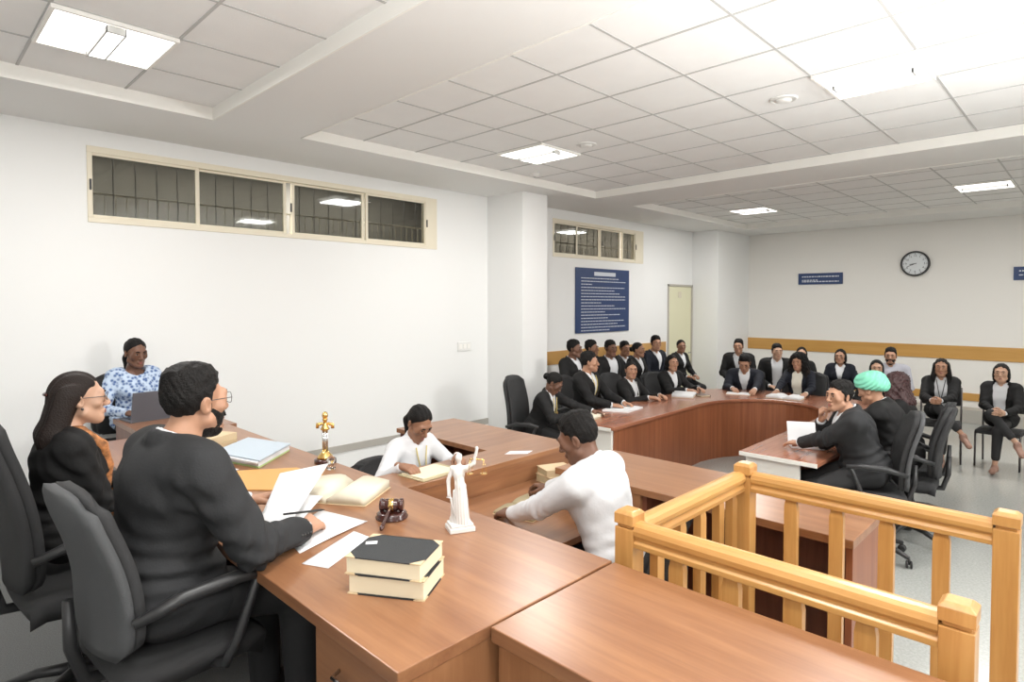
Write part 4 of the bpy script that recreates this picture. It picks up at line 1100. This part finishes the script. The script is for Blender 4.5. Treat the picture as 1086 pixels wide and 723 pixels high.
_, I = person('woman with long dark hair, glasses and rust scarf seated behind the bearded man', (.55, 3.17, 1.705), 2, -4, lean=6, sex='f', skin='skin_light', hair='halfup', lh=(.80, 3.45, 1.13), rh=(.76, 3.22, 1.10), floor=DZ, hc_=NEAR, glasses=True, scarf='scarf_rust', haircol='hair_brown', open_=True, curl=(.5, .5))
chair_for(I, 2, DZ, 1.60, 'dark swivel chair cut by the left edge under the woman with the rust scarf', mesh='chair_fabric', width=.52, dx=.07, dy=-.12)
_, I = person('woman in blue patterned kurta sitting at the laptop against the wall', (1.385, 5.60, 1.715), -84, -78, lean=4, sex='f', skin='skin_dark', outfit='kurta', shirt='kurta_blue', hair='ponytail', lh=(1.50, 5.36, 1.15), rh=(1.27, 5.36, 1.15), floor=DZ, hc_=MID, nod=10, curl=(.5, .5))
chair_for(I, -84, DZ, 1.42, 'black chair against the wall behind the woman at the laptop', mesh='chair_fabric', arms=False, tilt=.02)
_, I = person('woman in white shirt with dark hair tied back bending over her papers', (2.49, 3.25, 1.295), -84, -92, lean=21, sex='f', skin='skin_brown', outfit='shirt', hair='ponytail', lh=(2.56, 2.99, 1.0), rh=(2.17, 3.05, 1.0), floor=0, hc_=MID, nod=36, lanyard='lanyard_yellow', curl=(.6, .7))
chair_for(I, -84, 0, .87, 'black swivel chair half hidden behind the woman in the white shirt', mesh='chair_fabric')
_, I = person('man in white shirt and black trousers writing with his back to the railing', (2.46, 1.97, 1.425), 102, 112, lean=22, skin='skin_dark', outfit='shirt', hair='short', lh=(2.34, 2.29, .85), rh=(2.78, 2.46, .85), floor=0, hc_=MID, nod=24, sc=1.04, wide=1.08, curl=(.5, .7))
chair_for(I, 102, 0, 1.0, 'black stool chair under the man in the white shirt by the railing', mesh='chair_fabric', arms=False)

G1 = 'people along the left arm of the conference table'
_, I = person('person in black blazer and glasses reading a book at the near left table end', (5.16, 4.30, 1.215), -72, -62, lean=24, sex='f', skin='skin_dark', hair='bun', lh=(5.42, 4.02, .80), rh=(5.10, 4.04, .80), hc_=CONF, nod=38, glasses=True, lanyard='lanyard_yellow', group=G1)
chair_for(I, -72, 0, 1.17, 'tall black chair at the near left end of the conference table', mesh='chair_fabric', tilt=.05)
_, I = person('young man with full dark hair in black suit behind loose papers on the table', (5.88, 4.45, 1.41), -80, -55, lean=4, skin='skin_tan', lh=(6.15, 4.12, .80), rh=(5.90, 4.12, .80), hc_=CONF, group=G1, lanyard='lanyard_yellow')
chair_for(I, -80, 0, 1.1, 'black chair behind the young man with loose papers', mesh='chair_fabric')
_, I = person('woman with tied-back hair in black blazer between the young man and the thick book', (6.80, 4.45, 1.235), -95, -128, lean=3, sex='f', skin='skin_tan', hair='bun', lh=(6.98, 4.12, .80), rh=(6.72, 4.12, .80), hc_=CONF, group=G1, lanyard='plastic_white')
chair_for(I, -95, 0, 1.05, 'black chair behind the woman with tied-back hair in the blazer', mesh='chair_fabric')
_, I = person('woman with shoulder-length hair in black blazer behind the thick open book', (7.80, 4.42, 1.26), -110, -120, lean=3, sex='f', skin='skin_tan', hair='bob', lh=(7.92, 4.06, .80), rh=(7.66, 4.10, .80), hc_=CONF, group=G1)
chair_for(I, -100, 0, .98, 'wide black armchair behind the thick open book', mesh='chair_fabric', width=.6)

# spectators along the left wall, on a long bench
G2 = 'row of spectators against the left wall'
bn = empty('long_bench', (7.85, 5.62, 0), 0, 'long wooden bench against the left wall under the row of spectators', 'bench')
MB().box(-1.55, 1.55, -.20, .24, .39, .43).build('seat', 'rail_wood', bn, .005)
MB().box(-1.55, 1.55, .30, .34, .30, .85).build('backrest', 'rail_wood', bn, .005)
for xx in (-1.5, -.5, .5, 1.46): MB().box(xx, xx + .05, -.18, .34, 0, .39).build('leg', 'rail_wood', bn, .004)
rows = [((6.56, 5.22, 1.490), -85, -72, 'skin_dark', 'm', 'short', 0, 'suit_black', 'dark-skinned man in black suit nearest the wall column, looking right', 'shirt_white'),
        ((7.46, 5.60, 1.430), -85, -72, 'skin_brown', 'm', 'short', 0, 'suit_black', 'man half hidden behind the young man with full hair, below the notice board', 'shirt_white'),
        ((7.40, 5.20, 1.448), -105, -108, 'skin_dark', 'm', 'short', 0, 'suit_black', 'man with open black jacket and white shirt tucked in dark trousers below the notice board', 'shirt_white'),
        ((8.43, 5.64, 1.366), -100, -112, 'skin_brown', 'm', 'short', 0, 'suit_navy', 'short-haired man squeezed third along the wall bench, beside the open jacket', 'shirt_white'),
        ((8.13, 5.20, 1.386), -90, -80, 'skin_brown', 'f', 'bun', 0, 'suit_black', 'person in black with white collar left of the tallest man at the wall', 'shirt_white'),
        ((8.93, 5.36, 1.450), -100, -125, 'skin_tan', 'm', 'short', 0, 'suit_navy', 'tallest man of the wall row in navy suit beside the cream door', 'shirt_white'),
        ((9.85, 5.40, 1.345), -100, -130, 'skin_brown', 'f', 'bun', 0, 'suit_black', 'person in black blazer and glasses in front of the cream door', 'shirt_white')]
for i, (tp, fc, lk, sk, sx, hr_, bd, su, lb, sh_) in enumerate(rows):
    person(lb, tp, fc, lk, lean=2, sex=sx, skin=sk, hair=hr_, beard=bd, suit=su, hc_=FAR, group=G2, shirt=sh_, open_=(i == 2), glasses=(i == 6), legs='perch' if i < 6 else 'sit', sc=1.03 if i == 5 else 1.0)
visitor_chair(9.9, 5.45, -100, .46, 'metal-legged chair in front of the cream door')

# far end of the table and spectators at the far wall
G3 = 'people at the rounded far end of the table'; G4 = 'spectators before the far wall'
_, I = person('man in dark suit bent over his writing at the far table corner', (8.58, 3.70, 1.245), 196, 200, lean=22, skin='skin_tan', suit='suit_navy', lh=(8.22, 3.40, .80), rh=(8.25, 3.72, .80), hc_=CONF, nod=28, group=G3)
chair_for(I, 196, 0, 1.0, 'black chair behind the man writing at the far table corner', mesh='chair_fabric')
_, I = person('woman with big loose curly black hair and a book at the far table end', (8.80, 3.03, 1.30), 183, 178, lean=6, sex='f', skin='skin_tan', suit='suit_navy', shirt='shirt_cream', hair='curly', lh=(8.42, 2.80, .80), rh=(8.36, 3.16, .80), hc_=CONF, nod=6, group=G3, open_=True)
chair_for(I, 183, 0, 1.02, 'broad black chair back beside the woman with curly hair', mesh='chair_fabric', width=.62)
far = [((10.2, 4.50, 1.375), 195, 195, 'm', 'skin_tan', 'short', 0, 'suit', 'suit_black', 'smiling man in black suit seated beside the far column', 'sit', 'shirt_white', 'hair_black'),
       ((9.9, 3.74, 1.345), 205, 215, 'm', 'skin_light', 'short', 0, 'suit', 'suit_black', 'man in open black jacket and white shirt leaning beside the curly-haired woman', 'sit', 'shirt_white', 'hair_black'),
       ((10.6, 3.60, 1.270), 200, 200, 'f', 'skin_light', 'bob', 0, 'suit', 'suit_black', 'woman mostly hidden behind the big curly hair', 'sit', 'shirt_white', 'hair_black'),
       ((10.4, 2.95, 1.280), 190, 185, 'f', 'skin_tan', 'bob', 0, 'suit', 'suit_navy', 'woman with bobbed hair in dark blazer left of the man with the grey shirt', 'sit', 'shirt_white', 'hair_black'),
       ((9.3, 2.19, 1.235), 190, 195, 'f', 'skin_light', 'bob', 0, 'suit', 'suit_black', 'woman whose face shows just above the mint turban', 'sit', 'shirt_white', 'hair_black'),
       ((10.5, 2.29, 1.325), 190, 190, 'm', 'skin_tan', 'short', 1, 'sweater', 'suit_black', 'bearded man in grey shirt seated against the far wall', 'sit', 'shirt_grey', 'hair_black')]
for tp, fc, lk, sx, sk, hr_, bd, of, su, lb, lg, sh_, hcx in far:
    _, I = person(lb, tp, fc, lk, lean=3 if 'leaning' not in lb else 10, sex=sx, skin=sk, hair=hr_, beard=bd, outfit=of, suit=su, hc_=FAR, group=G4, legs=lg, shirt=sh_, haircol=hcx, open_=('open' in lb))
    p = I['pel']; visitor_chair(p[0], p[1], fc, p[2] - .10, 'metal-legged chair under the ' + lb.split(' seated')[0].split(' in ')[0].split(' mostly')[0].split(' whose')[0].split(' with')[0] + {0: ''}.get(0, '') + (' by the far column' if 'column' in lb else ' near the curly-haired woman' if 'leaning' in lb else ' hidden by curly hair' if 'mostly' in lb else ' with bobbed hair' if 'bobbed' in lb else ' above the mint turban' if 'whose' in lb else ' in the grey shirt'))
_, I = person('woman with long straight hair and black lanyard sitting cross-legged at the far right', (9.35, 1.475, 1.297), 188, 186, lean=2, sex='f', skin='skin_tan', hair='long', hc_=CONF, group=G4, legs='cross', lanyard='cover_black', open_=True, suit='suit_black', haircol='hair_black', lh=(8.98, 1.42, .80), rh=(8.96, 1.50, .80), palm=((.2, .8, .3), (.2, -.8, .3)))
p = I['pel']; visitor_chair(p[0], p[1], 188, p[2] - .10, 'metal-legged chair under the cross-legged woman with the lanyard')
_, I = person('woman in black blazer and cropped trousers sitting cross-legged, rightmost in the room', (9.45, .885, 1.265), 176, 180, lean=2, sex='f', skin='skin_light', hair='bob', hc_=CONF, group=G4, legs='cross', open_=True, lh=(9.12, .82, .70), rh=(9.12, .92, .72), palm=((.2, .8, .3), (.2, -.8, .3)))
p = I['pel']; visitor_chair(p[0], p[1], 176, p[2] - .10, 'metal-legged chair under the rightmost woman in the room')

# right arm of the table
G5 = 'people along the right arm of the conference table'
_, I = person('man in charcoal suit resting chin on his hand, open book before him', (5.32, 1.50, 1.375), 116, 148, lean=20, wide=1.12, skin='skin_tan', suit='suit_grey', lh=(5.30, 1.86, .80), rh=(5.36, 1.66, 1.03), hc_=MID, group=G5, hand_dirs=(None, (-.2, -.1, 1)), palm=(None, (.3, -.9, .1)), curl=(.3, .9))
chair_for(I, 110, 0, 1.16, 'grey mesh swivel chair behind the man in the charcoal suit', width=.50)
_, I = person('man in mint green turban and dark suit leaning over the table', (5.98, 1.46, 1.36), 94, 78, lean=24, wide=1.1, skin='skin_tan', suit='suit_black', hair='turban', lh=(5.9, 1.84, .80), rh=(6.2, 1.84, .80), hc_=MID, nod=14, group=G5)
chair_for(I, 98, 0, 1.14, 'dark swivel chair behind the man in the mint turban', mesh='chair_fabric')
_, I = person('person with long loose reddish brown hair next to the mint turban', (6.62, 1.40, 1.335), 92, 80, lean=10, sex='f', skin='skin_light', suit='suit_black', hair='curly', haircol='hair_maroon', lh=(6.55, 1.80, .80), rh=(6.8, 1.80, .80), hc_=CONF, nod=5, group=G5)
chair_for(I, 95, 0, 1.10, 'dark swivel chair behind the reddish brown hair, rightmost at the table', mesh='chair_fabric')

# ---------------------------------------------------------------- small things
law_book(1.12, 1.605, JZ, .062, -58, 'thick law book at the bottom of the stack of two on the bench')
law_book(1.112, 1.605, JZ + .0625, .055, -60, 'thick law book with black cover and pale corners, topmost of the stack of two')
s_ = sheet_paper([(1.062, 1.70), (1.092, 1.678), (1.106, 1.697), (1.076, 1.719)], JZ + .1180, 'small white label slip on the top law book', 'label_slip', 'paper_white', .0006, cat='label')
sheet_paper([(1.01, 2.05), (1.357, 2.155), (1.29, 2.42), (1.045, 2.257)], JZ + .002, 'white sheet lying under the bearded man\'s right hand', curl=.004)
sheet_paper([(.975, 1.964), (1.02, 1.865), (1.27, 2.0), (1.26, 2.10)], JZ + .002, 'white sheet partly under the stack of law books', curl=.0)
sheet_paper([(.965, 2.33, 1.118), (1.06, 2.26, 1.118), (1.375, 2.50, 1.275), (1.147, 2.50, 1.275)], 0, 'white papers held up and bent in the bearded man\'s hands', 'held_papers', curl=.03)
sheet_paper([(.99, 2.42, 1.108), (1.09, 2.27, 1.106), (1.30, 2.42, 1.16), (1.17, 2.56, 1.18)], 0, 'second white page below the held papers', 'held_papers', curl=-.01)
o = empty('pen', (1.13, 2.245, JZ + .075), 0, 'dark pen gripped in the bearded man\'s right hand', 'pen'); MB().tube([(-.075, .03, .002), (.06, -.02, -.002)], .0045).tube([(.06, -.02, -.002), (.072, -.0245, -.003)], [.004, .001]).build('barrel', 'plastic_black', o)
open_book(1.465, 2.555, JZ, .37, .28, .055, -57, 'big open book with cream pages beside the gavel')
o = empty('gavel', (1.455, 2.125, JZ + .028), R(-12), 'dark wooden gavel with gold band on its sounding block', 'gavel')
T = Matrix.Translation((0, 0, .026)) @ Matrix.Rotation(R(-45), 4, 'Z') @ Matrix.Rotation(PI / 2, 4, 'X')
T = Matrix.Translation((0, 0, .026)) @ Matrix.Rotation(R(56), 4, 'Z') @ Matrix.Rotation(PI / 2, 4, 'X')
MB().lathe([(.018, -.05), (.026, -.047), (.026, -.034), (.021, -.030), (.025, -.022), (.025, .022), (.021, .030), (.026, .034), (.026, .047), (.018, .05)], n=20, T=T).build('head', 'rosewood', o)
MB().lathe([(.0255, -.010), (.0262, -.008), (.0262, .008), (.0255, .010)], n=20, T=T).build('band', 'gold', o)
MB().tube([(-.012, -.017, .024), (-.04, -.058, .014), (-.075, -.108, .002), (-.10, -.142, -.006), (-.108, -.155, -.009)], [.008, .008, .006, .010, .006], 10).build('handle', 'rosewood', o)
o = empty('sounding_block', (1.455, 2.125, JZ), 0, 'round dark wooden block underneath the gavel', 'sounding block')
MB().lathe([(.066, 0), (.068, .006), (.060, .012), (.063, .020), (.050, .028)], n=28).build('block', 'rosewood', o)
# statue of justice
sx, sy = 1.565, 1.815
o = empty('justice_statue', (sx, sy, JZ), 0, 'white statuette of Lady Justice raising golden scales', 'statue')
S = Field(); V3 = lambda x, y, z: np.array([sx, sy, JZ]) + rotz(R(-45)) @ np.array([x, y, z])
S.el(V3(0, 0, .085), (.026, .024, .075), None, .02); S.rc(V3(.006, 0, .03), V3(-.002, 0, .15), .027, .019, .02); S.rc(V3(-.022, .004, .026), V3(-.006, .002, .11), .015, .012, .015); S.rc(V3(.028, -.006, .02), V3(.012, -.004, .12), .011, .014, .015); S.rc(V3(.012, -.01, .035), V3(.004, -.004, .17), .022, .018, .015)
S.el(V3(-.002, 0, .19), (.022, .018, .022), None, .02); S.el(V3(-.004, 0, .225), (.027, .019, .030), None, .015); S.rc(V3(-.030, 0, .246), V3(.024, 0, .246), .011, .011, .012)
S.rc(V3(-.003, 0, .25), V3(-.004, 0, .272), .008, .008, .006); S.el(V3(-.005, .0, .287), (.0125, .0145, .0175), None, .004); S.el(V3(-.006, .012, .292), (.011, .010, .011), None, .003)
S.rc(V3(.024, 0, .246), V3(.055, -.004, .266), .0095, .008, .005); S.rc(V3(.055, -.004, .266), V3(.066, -.006, .315), .008, .006, .004); S.el(V3(.067, -.006, .325), (.007, .007, .010), None, .004)
S.rc(V3(-.030, 0, .246), V3(-.046, -.004, .195), .0095, .008, .005); S.rc(V3(-.046, -.004, .195), V3(-.042, -.014, .150), .008, .006, .004); S.el(V3(-.041, -.015, .143), (.007, .007, .009), None, .004)
S.rc(V3(-.034, -.002, .03), V3(-.030, 0, .09), .008, .007, .008); S.rc(V3(-.030, 0, .09), V3(-.018, 0, .15), .007, .010, .01)
S.disp = lambda x, y, z: .0016 * np.sin((x - y) * 420 + z * 30) * (z < JZ + .21)
mesh_obj('figure', [(*S.mesh(.0028), 0)], 'porcelain', o, (sx, sy, JZ))
Tb = Matrix.Rotation(R(-25), 4, 'Z')
m = MB(); m.box(-.052, .052, -.042, .042, 0, .020, 0, Tb); m.box(-.046, .046, -.037, .037, .020, .032, 0, Tb); m.build('plinth', 'porcelain', o, .004)
rel = lambda x, y, z: tuple(V3(x, y, z) - np.array([sx, sy, JZ]))
MB().tube([rel(-.041, -.016, .16), rel(-.030, -.020, .10), rel(-.018, -.024, .055)], [.003, .0035, .001], 6).tube([rel(-.052, -.016, .135), rel(-.030, -.018, .131)], .0025, 6).build('sword', 'porcelain', o)
sc_ = MB(); sc_.tube([rel(.066, -.006, .318), rel(.066, -.008, .285)], .002, 5); sc_.tube([rel(.040, -.008, .285), rel(.094, -.008, .281)], .0025, 6)
for xx in (.040, .094):
    for a in range(3):
        t = 2 * PI * a / 3; sc_.tube([rel(xx, -.008, .284), rel(xx + .012 * math.cos(t), -.008 + .012 * math.sin(t), .228)], .0011, 4)
    c_ = rel(xx, -.008, .222); sc_.lathe([(.003, 0), (.011, .002), (.014, .006)], c_, n=12)
sc_.build('scales', 'gold', o)
# trophy
o = empty('trophy', (1.70, 3.13, JZ), 0, 'slim golden trophy on red wooden base behind the held papers', 'trophy')
MB().lathe([(.060, 0), (.060, .022), (.050, .026)], n=24).build('base', 'rosewood', o)
MB().lathe([(.046, .026), (.040, .040), (.022, .058), (.018, .065)], n=20).build('foot', 'gold', o)
c_ = MB()
for a in range(3): t = 2 * PI * a / 3; c_.tube([(.012 * math.cos(t), .012 * math.sin(t), .06), (.012 * math.cos(t), .012 * math.sin(t), .185)], .006, 8)
c_.build('column', 'chrome', o)
MB().lathe([(.018, .183), (.026, .190), (.020, .20), (.012, .22), (.010, .235), (.016, .245), (.012, .252)], n=16).ball((0, 0, .268), .017, .017, .021).build('figurine', 'gold', o)
w_ = MB()
for s in (-1, 1): w_.tube([(s * .010, -s * .010, .222), (s * .030, -s * .030, .215), (s * .030, -s * .030, .195)], [.008, .012, .010], 8)
w_.build('wings', 'gold', o)
o = empty('glass_paperweight', (1.655, 2.985, JZ), 0, 'small clear and rosy ornament in front of the golden trophy', 'ornament')
MB().lathe([(.022, 0), (.024, .012), (.012, .022), (.018, .036), (.024, .052), (.018, .066), (.004, .072)], n=16).build('ornament_body', 'glass_clear', o)
# papers and folders toward the far end of the bench
def stack(pts, z, n, th, mats, name, label, jit=.006, cat='papers'):
    c = Vector((sum(p[0] for p in pts) / 4, sum(p[1] for p in pts) / 4, z)); o = empty(name, c, 0, label, cat); rnd = random.Random(5)
    for i in range(n):
        dx, dy = rnd.uniform(-jit, jit), rnd.uniform(-jit, jit); m_ = mats[min(i, len(mats) - 1)]
        MB().prism([(p[0] - c.x + dx, p[1] - c.y + dy) for p in pts], i * th, (i + 1) * th - .0006).build('folder' if m_ != 'paper_white' else 'paper_layer', m_, o, .0005)
    return o
stack([(1.275, 3.66), (1.38, 3.27), (1.68, 3.53), (1.573, 3.89)], JZ, 5, .009, ['folder_green', 'paper_white', 'paper_white', 'paper_white', 'folder_blue'], 'file_stack', 'pile of files with pale blue cover and green edge behind the orange folder', .010)
o = empty('orange_folder', (1.36, 3.0, JZ), 0, 'orange folder lying open on the bench by the bearded man\'s left hand', 'folder')
MB().prism([(x - 1.36, y - 3.0) for x, y in [(1.06, 3.06), (1.30, 2.80), (1.56, 2.88), (1.53, 3.13), (1.15, 3.38)]], 0, .006).build('board', 'folder_orange', o, .002)
o = sheet_paper([(1.13, 3.60), (1.17, 3.30), (1.30, 3.33), (1.26, 3.62)], JZ + .0015, 'printed page with blue picture beside the bearded man\'s collar', 'printed_page', 'paper_white')
sheet_paper([(1.185, 3.55), (1.205, 3.38), (1.265, 3.395), (1.245, 3.56)], JZ + .003, 'blue picture print on the page beside the collar', 'picture_print', 'print_blue', .0005, cat='picture')
for i, (dz, r_) in enumerate(((0, 20), (.043, 26))):
    plain_book(1.37, 3.93, JZ + dz, .24, .17, .042, r_, 'thick_book', ('lower' if i == 0 else 'upper') + ' of two thick yellowish books beyond the bearded man\'s chin', 'cover_tan', 'page_block', 'yellowish books on the bench')
# laptop
o = empty('laptop', (1.385, 5.31, JZ), R(186), 'dark grey laptop, lid back toward the room, in front of the woman in blue', 'laptop')
MB().box(-.16, .16, -.11, .11, 0, .016).build('base', 'laptop_grey', o, .004)
kb = MB()
for i in range(5):
    for j in range(13): kb.box(-.14 + j * .0215, -.122 + j * .0215, .075 - i * .02, .090 - i * .02, .016, .0175)
kb.build('keyboard', 'plastic_black', o)
MB().box(-.16, .16, -.004, .004, 0, .225, 0, Matrix.Translation((0, .112, .014)) @ Matrix.Rotation(R(-14), 4, 'X')).build('lid', 'laptop_grey', o, .003)
MB().box(-.148, .148, -.0052, -.0042, .012, .212, 0, Matrix.Translation((0, .112, .014)) @ Matrix.Rotation(R(-14), 4, 'X')).build('screen', 'plastic_black', o)
o = empty('cable_grommet', (1.27, 4.78, JZ), 0, 'small white cable ring on the desk before the laptop', 'cable ring')
MB().tube([(.035 * math.cos(a), .022 * math.sin(a), .004) for a in [2 * PI * i / 16 for i in range(16)]], .004, 6, closed=True).build('ring', 'plastic_white', o)
# clerks' papers
o = empty('clipboard', (2.30, 2.935, AZ), R(5), 'brown clipboard the woman in the white shirt writes on', 'clipboard')
MB().box(-.17, .17, -.115, .115, 0, .006).build('board', 'paper_aged', o, .002)
MB().box(-.15, .12, -.09, .10, .006, .014).build('page_pad', 'page_block', o, .002)
open_book(2.61, 2.40, LZ, .38, .26, .022, 12, 'open book with yellowed pages in front of the man in the white shirt', pages='paper_aged')
plain_book(3.15, 2.66, LZ, .22, .16, .05, -10, 'thick_book', 'lower of two thick books at the end of the sunken table', 'cover_tan', 'paper_aged', 'books on the sunken table')
plain_book(3.15, 2.66, LZ + .0505, .21, .155, .045, -22, 'thick_book', 'upper of two thick books at the end of the sunken table', 'cover_tan', 'paper_aged', 'books on the sunken table')
sheet_paper([(2.93, 2.93), (3.05, 2.83), (3.14, 2.86), (3.02, 2.97)], AZ + .0015, 'white slip with dark print on the counter corner', 'paper_slip')
# conference table things
open_book(5.32, 4.02, TZ_, .36, .24, .035, 15, 'open book at the near left table end, pages cream', pages='paper_cream')
stack([(5.72, 4.12), (5.84, 3.84), (6.22, 3.89), (6.17, 4.21)], TZ_, 3, .006, ['paper_white'], 'paper_pile', 'loose white papers in front of the young man with full hair', .02)
open_book(7.43, 4.02, TZ_, .36, .27, .055, 20, 'thick open book at the bend of the left table arm', pages='paper_white')
o = plain_book(7.62, 3.86, TZ_, .20, .14, .02, 55, 'dark_book', 'thin dark red book beside the thick open book', 'rosewood', 'page_block')
o = empty('water_glass', (7.95, 4.08, TZ_), 0, 'small clear glass near the wide black armchair', 'glass')
MB().lathe([(.026, 0), (.032, .09), (.029, .09), (.024, .006), (.002, .006)], n=18, close=False).build('tumbler', 'glass_clear', o)
open_book(8.12, 3.58, TZ_, .30, .21, .012, -70, 'notebook under the hands of the man bent writing', pages='paper_white')
open_book(8.20, 2.98, TZ_, .42, .27, .045, -85, 'big open white book before the curly-haired woman', pages='paper_white')
o = empty('open_book', (5.62, 1.88, TZ_), R(-62), 'open book with one half propped up by the man in the charcoal suit', 'book')
MB().box(-.13, .13, -.19, 0, 0, .028).build('page_half', 'paper_white', o, .004)
MB().box(-.13, .13, -.0, .19, 0, .018, 0, Matrix.Translation((0, 0.0, .012)) @ Matrix.Rotation(R(62), 4, 'X')).build('page_half', 'paper_white', o, .004)
